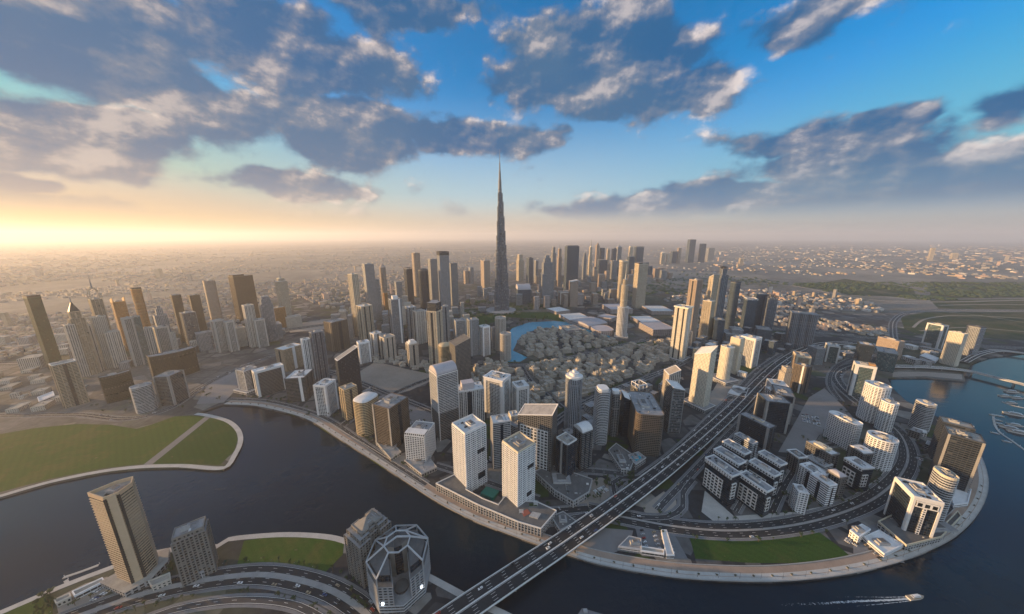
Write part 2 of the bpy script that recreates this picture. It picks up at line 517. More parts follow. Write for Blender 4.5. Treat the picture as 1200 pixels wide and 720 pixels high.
class MB:
    def __init__(s):
        s.v, s.f, s.uv, s.mi, s.mats = [], [], [], [], []

    def slot(s, mat):
        if mat not in s.mats: s.mats.append(mat)
        return s.mats.index(mat)

    def face(s, pts, mat, uvs=None):
        i = len(s.v)
        s.v.extend(pts)
        s.f.append(tuple(range(i, i + len(pts))))
        s.uv.extend(uvs if uvs else [(0.0, 0.0)] * len(pts))
        s.mi.append(s.slot(mat))

    def prism(s, poly, z0, z1, mat, top=None, bay=None, fl=3.5, bottom=False, poly2=None):
        """poly: ccw 2-D points; z1 a number or one height per point; bay: give facade UVs"""
        n = len(poly)
        zt = z1 if hasattr(z1, '__len__') else [z1] * n
        p2 = poly2 or poly
        hm = max(zt) - z0
        nf = max(1, round(hm / fl))
        for i in range(n):
            j = (i + 1) % n
            a, b = poly[i], poly[j]
            L = math.hypot(b[0] - a[0], b[1] - a[1])
            nb = max(1, round(L / bay)) if bay else 1
            va, vb = (zt[i] - z0) / hm * nf, (zt[j] - z0) / hm * nf
            s.face([(*a, z0), (*b, z0), (*p2[j], zt[j]), (*p2[i], zt[i])], mat, [(0, 0), (nb, 0), (nb, vb), (0, va)])
        s.face([(*p2[i], zt[i]) for i in range(n)], top or mat)
        if bottom: s.face([(*poly[i], z0) for i in reversed(range(n))], mat)

    def box(s, x0, x1, y0, y1, z0, z1, mat, top=None):
        s.prism([(x0, y0), (x1, y0), (x1, y1), (x0, y1)], z0, z1, mat, top, bottom=True)

    def bar(s, a, b, w, mat, h=None):
        """square bar between two 3-D points"""
        a, b = Vector(a), Vector(b)
        d = (b - a).normalized()
        u = d.cross(Vector((0, 0, 1)))
        if u.length < .01: u = Vector((1, 0, 0))
        u.normalize()
        t = u.cross(d)
        u *= w / 2
        t *= (h or w) / 2
        A = [a - u - t, a + u - t, a + u + t, a - u + t]
        B = [b - u - t, b + u - t, b + u + t, b - u + t]
        for i in range(4):
            j = (i + 1) % 4
            s.face([A[i][:], A[j][:], B[j][:], B[i][:]], mat)
        s.face([q[:] for q in reversed(A)], mat)
        s.face([q[:] for q in B], mat)

    def build(s, name, parent=None, smooth=False):
        me = bpy.data.meshes.new(name)
        me.from_pydata(s.v, [], s.f)
        uvl = me.uv_layers.new(name='uv')
        uvl.data.foreach_set('uv', np.array(s.uv, dtype=np.float32).ravel())
        for mt in s.mats: me.materials.append(MATS[mt])
        if len(s.mats) > 1: me.polygons.foreach_set('material_index', s.mi)
        if smooth: me.polygons.foreach_set('use_smooth', [True] * len(s.f))
        me.update()
        o = bpy.data.objects.new(name, me)
        COL.objects.link(o)
        if parent: o.parent = parent
        return o


def tag(o, label=None, cat=None, group=None, kind=None):
    if label: o['label'] = label
    if cat: o['category'] = cat
    if group: o['group'] = group
    if kind: o['kind'] = kind
    return o


def thing(name, loc, rz, label, cat, group=None):
    o = bpy.data.objects.new(name, None)
    COL.objects.link(o)
    o.location = loc
    o.rotation_euler = (0, 0, rz)
    o.empty_display_size = 1
    return tag(o, label, cat, group)


def area(p):
    return sum(p[i][0] * p[(i + 1) % len(p)][1] - p[(i + 1) % len(p)][0] * p[i][1] for i in range(len(p))) / 2


def ccw(p):
    return p if area(p) > 0 else p[::-1]


def offset(poly, e):
    """offset a ccw polygon outward by e"""
    n = len(poly)
    out = []
    for i in range(n):
        a, b, c = poly[i - 1], poly[i], poly[(i + 1) % n]
        d1 = Vector((b[0] - a[0], b[1] - a[1])); d2 = Vector((c[0] - b[0], c[1] - b[1]))
        if d1.length < 1e-6 or d2.length < 1e-6:
            out.append(b); continue
        d1.normalize(); d2.normalize()
        n1 = Vector((d1.y, -d1.x)); n2 = Vector((d2.y, -d2.x))
        t = n1 + n2
        if t.length < 1e-4: t = n1
        t.normalize()
        kf = e / max(.35, t.dot(n1))
        out.append((b[0] + t.x * kf, b[1] + t.y * kf))
    return out


def inside(p, poly):
    x, y = p
    c = False
    j = len(poly) - 1
    for i in range(len(poly)):
        if (poly[i][1] > y) != (poly[j][1] > y) and x < (poly[j][0] - poly[i][0]) * (y - poly[i][1]) / (poly[j][1] - poly[i][1]) + poly[i][0]:
            c = not c
        j = i
    return c


def smooth_path(pts, step=12.0, closed=False):
    """Catmull-Rom through 2-D points, resampled"""
    n = len(pts)
    out = []
    segs = n if closed else n - 1
    for i in range(segs):
        g = (lambda k: pts[k % n]) if closed else (lambda k: pts[min(max(k, 0), n - 1)])
        p0, p1, p2, p3 = (Vector(g(i + o)) for o in (-1, 0, 1, 2))
        m = max(1, int((p2 - p1).length / step))
        for q in range(m):
            t = q / m
            out.append(tuple(.5 * ((2 * p1) + (p2 - p0) * t + (2 * p0 - 5 * p1 + 4 * p2 - p3) * t * t + (3 * p1 - p0 - 3 * p2 + p3) * t ** 3)))
    if not closed: out.append(tuple(pts[-1]))
    return out


def side_path(path, off):
    """path moved to its left by off"""
    n = len(path)
    out = []
    for i in range(n):
        a, b = path[max(i - 1, 0)], path[min(i + 1, n - 1)]
        d = Vector((b[0] - a[0], b[1] - a[1])).normalized()
        out.append((path[i][0] - d.y * off, path[i][1] + d.x * off))
    return out


def strip(mb, path, o0, o1, z0, z1, mat, side=None):
    """slab following a path between two side offsets; z may be a list"""
    A, B = side_path(path, o0), side_path(path, o1)
    n = len(path)
    zt = z1 if hasattr(z1, '__len__') else [z1] * n
    zb = z0 if hasattr(z0, '__len__') else [z0] * n
    for i in range(n - 1):
        j = i + 1
        mb.face([(*B[i], zt[i]), (*A[i], zt[i]), (*A[j], zt[j]), (*B[j], zt[j])][::-1] if o1 < o0 else [(*A[i], zt[i]), (*A[j], zt[j]), (*B[j], zt[j]), (*B[i], zt[i])][::-1], mat)
        mb.face([(*A[i], zb[i]), (*A[j], zb[j]), (*A[j], zt[j]), (*A[i], zt[i])], side or mat)
        mb.face([(*B[j], zb[j]), (*B[i], zb[i]), (*B[i], zt[i]), (*B[j], zt[j])], side or mat)


def sheet(name, poly, z, mat, thick=0.0, kind='structure'):
    """flat ground patch from a polygon (any winding, may be concave)"""
    poly = ccw(poly)
    mb = MB()
    tris = geometry.tessellate_polygon([[Vector((x, y, 0)) for x, y in poly]])
    for t in tris:
        p = [poly[i] for i in t]
        if area(p) < 0: p = p[::-1]
        mb.face([(*q, z) for q in p], mat)
    if thick:
        n = len(poly)
        for i in range(n):
            a, b = poly[i], poly[(i + 1) % n]
            mb.face([(*a, z - thick), (*b, z - thick), (*b, z), (*a, z)], mat)
    o = mb.build(name)
    if kind: o['kind'] = kind
    return o


def pxs(l, z=0.0):
    return [at(x, y, z) for x, y in l]


OCC = []        # (x, y, radius) of everything that stands


def free(x, y, r):
    return all((x - a) ** 2 + (y - b) ** 2 > (r + c) ** 2 for a, b, c in OCC)
HAZE = 5.6e-5

# ------------------------------------------------------------------ land and water
BANK = [(-200, 640), (-60, 602), (0, 583), (60, 566), (120, 554), (165, 549), (210, 548), (262, 550), (279, 531), (285, 515), (281, 502), (268, 492), (246, 486), (232, 484),
        (262, 474), (300, 476), (340, 485), (365, 494), (395, 513), (430, 535), (470, 561), (510, 587), (550, 608), (590, 624), (640, 642), (670, 652), (700, 661), (750, 671),
        (800, 678), (850, 681), (900, 682), (950, 679), (1000, 672), (1050, 660), (1090, 645), (1120, 629), (1143, 607), (1156, 583), (1158, 560), (1150, 535), (1135, 512),
        (1112, 495), (1085, 482), (1062, 470), (1046, 455), (1040, 443), (1085, 443), (1131, 447), (1129, 437), (1140, 426), (1160, 419), (1200, 414), (1290, 409)]
bank = pxs(BANK)
i0, i1 = 14, 41
land = bank + [(60000, 1000), (60000, 60000), (-60000, 60000), (-60000, 500)]
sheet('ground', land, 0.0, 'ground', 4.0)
SOUTH = [(-200, 790), (-60, 738), (0, 716), (78, 683), (128, 664), (160, 652), (200, 642), (255, 638), (268, 630), (300, 626), (340, 624), (380, 626), (405, 631), (440, 645), (475, 658), (512, 677), (552, 698), (592, 716), (625, 733)]
south = pxs(SOUTH)
sheet('riverbank', south + [(30, 180), (160, 0), (160, -500), (-1500, -500), (-1500, 100)], 0.0, 'ground', 4.0)
wb = MB()
wb.face([(-70000, -3000, -3), (70000, -3000, -3), (70000, 70000, -3), (-70000, 70000, -3)], 'water')
wb.build('water')['kind'] = 'structure'

# waterside promenades
prom = smooth_path(bank[14:42], 10)
mb = MB()
strip(mb, prom, 0.0, 9.0, -.5, .30, 'paving')
strip(mb, prom, 9.0, 17.0, 0.0, .20, 'terracotta')
strip(mb, prom, 4.6, 5.2, 0, .31, 'terracotta')
strip(mb, prom, -.1, .5, 0, .75, 'concrete')
strip(mb, prom, 17.0, 18.0, 0.0, .9, 'concrete')
mb.build('promenade_path')['kind'] = 'structure'
prom2 = smooth_path(bank[1:14], 10)
mb = MB()
strip(mb, prom2, 0.0, 8.0, -.5, .30, 'paving')
mb.build('field_path')['kind'] = 'structure'
prom3 = smooth_path(south[2:], 10)[::-1]
mb = MB()
strip(mb, prom3, 0.0, 7.0, -.5, .30, 'paving')
mb.build('south_path')['kind'] = 'structure'

# lawns, sand lots, squares
PATCH = [
    ('field', [(-80, 596), (0, 577), (60, 561), (120, 549), (165, 544), (212, 544), (258, 545), (274, 529), (279, 515), (276, 504), (266, 495), (246, 489), (224, 487), (205, 488), (180, 497), (160, 503), (130, 498), (90, 497), (40, 502), (0, 509), (-80, 525)], .10, 'grass_dry'),
    ('field', [(178, 544), (212, 544.5), (258, 545), (274, 529), (279, 515), (276, 504), (266, 495), (246, 489.5)], .14, 'grass_dark'),
    ('path', [(164, 548), (174, 548), (247, 489), (241, 488)], .18, 'sand_grey'),
    ('lawn', [(276, 668), (286, 634), (310, 630), (345, 628), (380, 631), (403, 637), (402, 650), (378, 674), (345, 668), (310, 667)], .10, 'grass_dry'),
    ('lawn', [(808, 629), (870, 630), (960, 624), (982, 640), (1000, 655), (955, 660), (880, 660), (815, 655)], .10, 'grass_lawn'),
    ('lawn', [(0, 716), (50, 697), (62, 703), (62, 724), (10, 740)], .10, 'grass_lawn'),
    ('sand_lot', [(64, 702), (100, 684), (126, 676), (134, 690), (112, 706), (70, 724)], .10, 'sand'),
    ('sand_lot', [(405, 446), (440, 424), (482, 434), (518, 441), (480, 458), (462, 463)], .10, 'sand'),
    ('sand_lot', [(434, 467), (462, 460), (506, 478), (506, 545), (478, 500)], .10, 'sand_grey'),
    ('sand_lot', [(912, 530), (948, 466), (966, 455), (990, 478), (1002, 492), (960, 510), (946, 532)], .10, 'sand_grey'),
    ('sand_lot', [(230, 474), (243, 452), (274, 436), (282, 440), (278, 456), (262, 472)], .10, 'sand_grey'),
    ('sand_lot', [(675, 586), (700, 560), (714, 570), (716, 590), (705, 596), (690, 594)], .12, 'sand_grey'),
    ('sand_lot', [(726, 572), (745, 566), (765, 570), (748, 584), (728, 582)], .12, 'sand_grey'),
    ('sand_lot', [(752, 594), (778, 576), (792, 588), (785, 600), (765, 603)], .12, 'sand'),
    ('sand_lot', [(828, 470), (846, 440), (872, 446), (842, 486)], .12, 'sand'),
    ('sand_lot', [(676, 640), (698, 618), (742, 622), (738, 640), (715, 650)], .12, 'sand_grey'),
    ('square', [(745, 620), (776, 622), (790, 626), (806, 655), (752, 652)], .12, 'paving_grey'),
    ('square', [(1000, 620), (1040, 612), (1060, 660), (1000, 652)], .12, 'paving_grey'),
    ('square', [(822, 600), (826, 575), (860, 605), (930, 600), (985, 590), (1030, 560), (1045, 540), (1040, 570), (1000, 598), (940, 612), (880, 618), (840, 614)], .06, 'paving'),
    ('sand_lot', [(1046, 436), (1086, 436), (1127, 439), (1128, 445), (1084, 441), (1046, 442)], .10, 'sand'),
    ('field', [(1055, 372), (1085, 366), (1200, 366), (1330, 372), (1330, 405), (1180, 398), (1120, 394), (1075, 392), (1060, 386)], .10, 'grass_rough'),
    ('field', [(1090, 352), (1330, 349), (1330, 364), (1100, 362)], .10, 'grass_rough'),
    ('field', [(935, 336), (1000, 345), (1075, 350), (1070, 338), (990, 327)], .10, 'grass_rough'),
    ('field', [(1090, 330), (1330, 336), (1330, 348), (1090, 350)], .14, 'grass_rough'),
    ('field', [(548, 388), (596, 372), (640, 374), (700, 384), (660, 366), (600, 366), (550, 372)], .10, 'grass_dark'),
    ('field', [(700, 396), (726, 402), (790, 396), (790, 400), (735, 411), (700, 404)], .10, 'grass_dark'),
    ('sand_lot', [(335, 381), (398, 372), (440, 372), (400, 384), (340, 390)], .10, 'sand'),
]
for nm, poly, z, mt in PATCH:
    sheet(nm, pxs(poly), z, mt)
for poly in ([(672, 588), (690, 566), (706, 560), (715, 572), (717, 588), (708, 596), (690, 595)], [(724, 578), (732, 568), (750, 564), (764, 570), (756, 580), (742, 588), (728, 587)], [(754, 596), (768, 584), (782, 577), (792, 586), (790, 598), (776, 604), (760, 603)]):
    sheet('sand_lot', smooth_path(pxs(poly), 4, True), .16, 'sand')
sheet('lake', pxs([(590, 424), (592, 396), (600, 385), (620, 378), (650, 376.5), (680, 379), (706, 387), (716, 396), (690, 391), (665, 386), (640, 384), (620, 389), (607, 399), (601, 411), (618, 419), (610, 424)]), .12, 'lake_blue')

# ------------------------------------------------------------------ roads


ROADS = []


def road(name, px, width, z=.24, lanes=4, mat='asphalt', median=0.0, kerb=True, z_at=None, dash=True):
    z += .022 * len(ROADS)
    zk = .20 + .001 * len(ROADS)
    path = smooth_path(pxs(px, z_at or 0.0), 12)
    mb = MB()
    w = width / 2
    ROADS.append((path, width))
    strip(mb, path, -w, w, 0, z, mat)
    if kerb:
        strip(mb, path, w, w + 3.0, 0, zk, 'paving_grey', 'concrete')
        strip(mb, path, -w - 3.0, -w, 0, zk, 'paving_grey', 'concrete')
    if median:
        strip(mb, path, -median / 2, median / 2, z, z + .15, 'concrete')
    for e in (w - .7, -w + .7):
        strip(mb, path, e - .15, e + .15, z, z + .008, 'line_paint')
    if dash:
        lw = width / lanes
        fine = smooth_path(path, 4)
        for q in range(1, lanes):
            off = -w + q * lw
            if median and abs(off) < median / 2 + .5: continue
            for i in range(0, len(fine) - 2, 4):
                strip(mb, fine[i:i + 2], off - .13, off + .13, z, z + .008, 'line_paint')
    o = mb.build(name)
    o['kind'] = 'structure'
    return path


R_HIGH = [(340, 868), (470, 768), (535, 720), (600, 676), (660, 636), (720, 594), (780, 549), (830, 507), (866, 474), (893, 446), (914, 427), (936, 413), (962, 404), (1000, 399)]
R_RING = [(690, 598), (735, 607), (790, 617), (850, 622), (915, 618), (975, 605), (1025, 584), (1056, 556), (1064, 532), (1054, 508), (1030, 488), (1005, 470), (985, 452), (980, 438), (1000, 428), (1036, 424)]
ring = road('ring_road', R_RING, 24, lanes=6, median=3)
left_service = road('service_road', [(640, 612), (700, 600), (742, 566), (790, 530), (832, 490), (866, 456), (890, 432), (915, 415)], 11, lanes=3, mat='asphalt_worn')
right_service = road('service_road', [(770, 598), (806, 560), (846, 517), (880, 482), (905, 452), (925, 432), (950, 417)], 10, lanes=3, mat='asphalt_worn')
loop_a = road('slip_road', [(700, 602), (716, 597), (721, 582), (718, 566), (728, 560), (756, 558), (790, 538)], 9, lanes=2, mat='asphalt_worn', z=.22)
loop_b = road('slip_road', [(752, 606), (782, 606), (800, 594), (800, 578), (812, 562)], 9, lanes=2, mat='asphalt_worn', z=.22)
inner = road('inner_street', [(560, 590), (600, 598), (640, 600), (690, 596)], 12, lanes=2, z=.21)
bay = road('bay_street', [(510, 545), (545, 556), (600, 575), (632, 585)], 10, lanes=2, mat='asphalt_worn')
back = road('back_street', [(655, 553), (690, 552), (730, 556)], 12, lanes=3, mat='asphalt_worn')
shore = road('shore_road', [(-80, 488), (20, 487), (90, 486), (150, 491), (200, 478), (235, 455), (262, 440), (300, 424), (345, 409)], 14, lanes=4, median=1.5)
embank = road('embankment_road', [(268, 468), (310, 470), (350, 479), (385, 492), (420, 515), (460, 542), (500, 568)], 9, lanes=2, mat='asphalt_worn')
south_road = road('south_road', [(40, 742), (110, 716), (165, 697), (220, 684), (270, 676), (310, 674), (350, 680), (390, 693), (425, 716), (450, 745)], 23, lanes=6, median=6)
plaza_road = road('plaza_street', [(150, 735), (200, 716), (260, 705), (310, 704), (350, 711), (385, 730)], 8, lanes=2, mat='asphalt_worn')
mid_a = road('cross_street', [(372, 432), (410, 444), (455, 462), (510, 484), (540, 500)], 16, lanes=4, median=2)
mid_b = road('cross_street', [(400, 500), (430, 478), (462, 461), (495, 447), (530, 436), (575, 425)], 14, lanes=4)
boul = road('boulevard', [(560, 424), (610, 428), (655, 421), (700, 412), (745, 401), (800, 396)], 13, lanes=4, median=2)
boul2 = road('boulevard', [(640, 505), (665, 484), (705, 463), (750, 446), (790, 430), (812, 418)], 15, lanes=4, median=2)
lane_a = road('old_town_lane', [(612, 430), (622, 446), (640, 462), (660, 478)], 9, lanes=2)
trunk = road('trunk_road', [(-60, 428), (60, 425), (150, 420), (250, 402), (330, 388), (400, 378), (470, 370), (550, 362), (640, 352), (740, 340)], 34, lanes=8, median=4)
far_road = road('trunk_road', [(830, 372), (900, 384), (960, 390), (1040, 398), (1110, 404), (1200, 408), (1320, 414)], 24, lanes=6, median=3)
curve_road = road('curved_road', [(1048, 402), (1046, 388), (1048, 376), (1062, 367), (1100, 363), (1170, 364), (1320, 368)], 20, lanes=6, median=3)
far_fast = road('trunk_road', [(762, 312), (850, 322), (930, 335), (1010, 350), (1090, 354), (1200, 352), (1340, 350)], 18, lanes=4, mat='sand')
east_loop = road('east_loop', [(985, 470), (972, 450), (978, 432), (1000, 420), (1040, 414)], 10, lanes=2, mat='asphalt_worn')
is_street = road('island_street', [(905, 600), (925, 560), (950, 530), (1000, 520), (1045, 545)], 9, lanes=2)
is_street2 = road('island_street', [(862, 600), (880, 570), (905, 535)], 8, lanes=2, mat='asphalt_worn')

for px_, wd_ in (([(1070, 384), (1085, 374), (1120, 370), (1180, 372), (1260, 378), (1340, 388)], 9), ([(1078, 388), (1130, 384), (1190, 388), (1260, 394), (1330, 400)], 8),
                 ([(1100, 358), (1160, 357), (1230, 358), (1340, 360)], 16), ([(1112, 366), (1150, 370), (1200, 378), (1260, 384), (1340, 392)], 7), ([(940, 330), (1000, 338), (1060, 346), (1090, 350)], 8)):
    mb = MB()
    strip(mb, smooth_path(pxs(px_), 20), -wd_ / 2, wd_ / 2, 0, .3, 'sand')
    mb.build('race_track')['kind'] = 'structure'
# striped planting boxes in the median of the south road
mb = MB()
fine = smooth_path(south_road, 3)
for i in range(2, len(fine) - 5, 4):
    strip(mb, fine[i:i + 4], -1.9, 1.9, .2, .50, 'leaf')
    strip(mb, fine[i + 3:i + 5], -2.6, 2.6, .2, .40, 'paving')
tag(mb.build('median_planting'), kind='stuff')


def bridge(label, px, z, width, lanes, piers, median=.5, ramp_tail=0, thick=1.9):
    path = smooth_path(pxs(px, z), 10)
    n = len(path)
    zs = [z] * n
    for i in range(ramp_tail):
        zs[n - 1 - i] = max(.4, z * min(1, i / ramp_tail))
    root = thing('road_bridge', (0, 0, 0), 0, label, 'bridge')
    w = width / 2
    mb = MB()
    strip(mb, path, -w, w, [q - thick for q in zs], zs, 'asphalt', 'concrete')
    strip(mb, path, w, -w, [q - thick for q in zs], [q - thick - .01 for q in zs], 'concrete')
    mb.build('deck', root)
    for sgn in (1, -1):
        mb = MB()
        strip(mb, path, sgn * w - .25, sgn * w + .25, [q - .6 for q in zs], [q + .9 for q in zs], 'white_trim')
        mb.build('parapet', root)
    mb = MB()
    strip(mb, path, -median, median, zs, [q + .9 for q in zs], 'white_trim')
    mb.build('median_barrier', root)
    mb = MB()
    fine = smooth_path(path, 4)
    fz = np.interp(np.linspace(0, 1, len(fine)), np.linspace(0, 1, n), zs)
    lw = width / lanes
    for q in range(1, lanes):
        off = -w + q * lw
        if abs(off) < median + .6: continue
        for i in range(0, len(fine) - 2, 4):
            strip(mb, fine[i:i + 2], off - .14, off + .14, list(fz[i:i + 2]), [x + .01 for x in fz[i:i + 2]], 'line_paint')
    for off in (w - .9, -w + .9, median + .7, -median - .7):
        strip(mb, fine, off - .14, off + .14, list(fz), [x + .009 for x in fz], 'line_paint')
    mb.build('lane_marking', root)
    for i in piers(n):
        a = path[i]
        d = Vector((path[i + 1][0] - a[0], path[i + 1][1] - a[1])).normalized()
        zz = zs[i] - thick
        if zz < 2.5: continue
        mb = MB()
        for s in (-.55, .55):
            c = (a[0] - d.y * w * s, a[1] + d.x * w * s)
            mb.prism([(c[0] + 1.1 * math.cos(t), c[1] + 1.1 * math.sin(t)) for t in [k * math.pi / 4 for k in range(8)]], -4, zz - 1.0, 'concrete')
        e = w * .8
        mb.prism(ccw([(a[0] - d.y * e + d.x, a[1] + d.x * e + d.y), (a[0] - d.y * e - d.x, a[1] + d.x * e - d.y), (a[0] + d.y * e - d.x, a[1] - d.x * e - d.y), (a[0] + d.y * e + d.x, a[1] - d.x * e + d.y)]), zz - 1.0, zz + .02, 'concrete')
        mb.build('pier', root)
    return path, zs


high, high_z = bridge('long dark highway bridge with white barriers crossing the canal diagonally', R_HIGH, 9.0, 27, 8, lambda n: range(3, n - 3, 4), .35, 16)
east_b, east_bz = bridge('low curved road bridge from the sandy spit over the marina water', [(1004, 426), (1040, 429), (1085, 430), (1130, 434), (1165, 442), (1200, 451), (1270, 468)], 8.0, 17, 4, lambda n: range(14, n - 2, 6), .4)
far_b, far_bz = bridge('far road bridge behind the grey towers over the upper water', [(1130, 424), (1148, 415), (1170, 411), (1200, 414), (1240, 420), (1300, 428)], 8.0, 16, 4, lambda n: range(6, n - 2, 7), .4)

# ------------------------------------------------------------------ buildings


def plan_poly(kind, w, d, c=.22):
    a, b = w / 2, d / 2
    if kind == 'rect': return [(-a, -b), (a, -b), (a, b), (-a, b)]
    if kind == 'chamf':
        e = min(w, d) * c
        return [(-a + e, -b), (a - e, -b), (a, -b + e), (a, b - e), (a - e, b), (-a + e, b), (-a, b - e), (-a, -b + e)]
    if kind == 'round':
        e = min(w, d) * c * 1.6
        out = []
        for cx, cy, t0 in ((a - e, -b + e, -90), (a - e, b - e, 0), (-a + e, b - e, 90), (-a + e, -b + e, 180)):
            for q in range(5):
                t = R(t0 + q * 22.5)
                out.append((cx + e * math.cos(t), cy + e * math.sin(t)))
        return out
    if kind == 'ell': return [(a * math.cos(t), b * math.sin(t)) for t in [k * math.pi / 12 for k in range(24)]]
    if kind == 'nose':                                   # two rounded ends
        e = min(a, b) * .98
        out = []
        for cx, cy, t0 in ((a - e, -b + e, -90), (a - e, b - e, 0), (-a + e, b - e, 90), (-a + e, -b + e, 180)):
            for q in range(6):
                t = R(t0 + q * 18)
                out.append((cx + e * math.cos(t), cy + e * math.sin(t)))
        return out
    if kind == 'lobes':
        out = []
        n = 3
        r = w / n / 2
        for i in range(n):
            cx = -a + r + 2 * r * i
            for q in range(7): 
                t = R(200 + q * (140 / 6))
                out.append((cx + r * math.cos(t) / math.cos(R(20)), -b + r * .7 + r * math.sin(t) * .7))
        out += [(a, b), (-a, b)]
        return out
    if kind == 'notch':
        e, g = w * .16, d * .13
        return [(-a, -b), (-e, -b), (-e, -b + g), (e, -b + g), (e, -b), (a, -b), (a, b), (e, b), (e, b - g), (-e, b - g), (-e, b), (-a, b)]
    if kind == 'curve':                                   # bowed long front and back
        n = 10
        fr = [(-a + w * i / n, -b - d * .35 * math.sin(math.pi * i / n) + d * .2) for i in range(n + 1)]
        bk = [(a - w * i / n, b - d * .35 * math.sin(math.pi * i / n)) for i in range(n + 1)]
        return fr + bk
    if kind == 'tri': return [(-a, -b), (a, -b), (a, b)]
    if kind == 'ell2':
        n = 14
        return [(-a + w * .0, b)] + [(-a + w * i / n, -b + d * .5 * (1 - math.sin(math.pi * (.15 + .7 * i / n)))) for i in range(n + 1)] + [(a, b)]


def rect_box(mb, w, d, z0, z1, mat, dx=0, dy=0, top=None):
    mb.box(dx - w / 2, dx + w / 2, dy - d / 2, dy + d / 2, z0, z1, mat, top)


def pick_roof(sty, o):
    if 'roof' in o: return o['roof']
    c = STY[sty]['wall']
    return 'roof_grey' if c[0] < .3 else ('roof_white' if c[0] > .52 else 'roof_tan' if c[0] > c[2] * 1.2 else 'roof_grey')


def relief(mb, poly, z0, z1, sty, o):
    st = STY[sty]
    kind = o.get('r', st['relief'])
    trim = 'T' + sty
    fl = st['fl']
    h = z1 - z0
    nf = max(1, round(h / fl))
    f = h / nf
    n = len(poly)
    if kind in ('slab', 'grid', 'box', 'balc') and nf < 80:
        e = 1.0 if kind == 'balc' else .55 if kind != 'grid' else .25
        out = offset(poly, e)
        t = (1 - o.get('slabk', .72 if kind in ('grid', 'balc') else .62)) * fl
        for q in range(1, nf + 1):
            za, zb = z0 + q * f - t * .5, min(z0 + q * f + t * .5, z1 + .02)
            for i in range(n):
                j = (i + 1) % n
                mb.face([(*out[i], za), (*out[j], za), (*out[j], zb), (*out[i], zb)], trim)
                mb.face([(*poly[i], zb), (*out[i], zb), (*out[j], zb), (*poly[j], zb)], trim)
                mb.face([(*poly[i], za), (*poly[j], za), (*out[j], za), (*out[i], za)], trim)
    if kind in ('fin', 'grid', 'edge', 'box', 'balc'):
        for i in range(n):
            a, b = Vector(poly[i]), Vector(poly[(i + 1) % n])
            L = (b - a).length
            if L < 3: continue
            d = (b - a) / L
            nn = Vector((d.y, -d.x))
            kb = o.get('fink', 2)
            nb = max(1, round(L / (st['bay'] * kb))) if kind in ('fin', 'grid', 'box', 'balc') else 1
            wd = .5 if kind in ('grid', 'balc') else .9 if kind != 'box' else 1.3
            for q in range(nb + 1):
                c = a + d * (L * q / nb)
                c0 = c - d * (wd / 2 if 0 < q < nb else (0 if q == 0 else wd))
                c1 = c0 + d * wd
                pr = 1.05 if kind == 'balc' else .3 if kind == 'grid' else .62 if kind != 'edge' else .9
                mb.prism([tuple(c0 + nn * pr), tuple(c1 + nn * pr), tuple(c1), tuple(c0)], z0, z1 + (.6 if kind == 'edge' else .1), trim)


def portal(poly, z0, z1, pw, tb, mat, root, which=None, label='portal_frame', proud=.9):
    """a flat frame round each long wall: two piers and a top beam"""
    n = len(poly)
    for i in range(n):
        if which is not None and i not in which: continue
        a, b = Vector(poly[i]), Vector(poly[(i + 1) % n])
        L = (b - a).length
        if L < 9: continue
        d = (b - a) / L
        nn = Vector((d.y, -d.x)) * proud
        mb = MB()
        w = min(pw, L * .2)
        for s0, s1 in ((0, w), (L - w, L)):
            p, q = a + d * s0, a + d * s1
            mb.prism([tuple(p + nn), tuple(q + nn), tuple(q), tuple(p)], z0, z1 + .8, mat)
        p, q = a + d * w, a + d * (L - w)
        mb.prism([tuple(p + nn), tuple(q + nn), tuple(q), tuple(p)], z1 - tb, z1 + .8, mat, bottom=True)
        mb.build(label, root)


def wall_strip(poly, i, s0, s1, z0, z1, mat, proud, root, name, bay=None, fl=3.5):
    """a flat panel standing proud of wall i between two shares of its length"""
    a, b = Vector(poly[i]), Vector(poly[(i + 1) % len(poly)])
    d = (b - a).normalized()
    nn = Vector((d.y, -d.x)) * proud
    p, q = a.lerp(b, s0), a.lerp(b, s1)
    mb = MB()
    mb.prism([tuple(p + nn), tuple(q + nn), tuple(q), tuple(p)], z0, z1, mat, 'T' + mat[1:] if mat[0] == 'F' else mat, bay, fl, bottom=True)
    return mb.build(name, root)


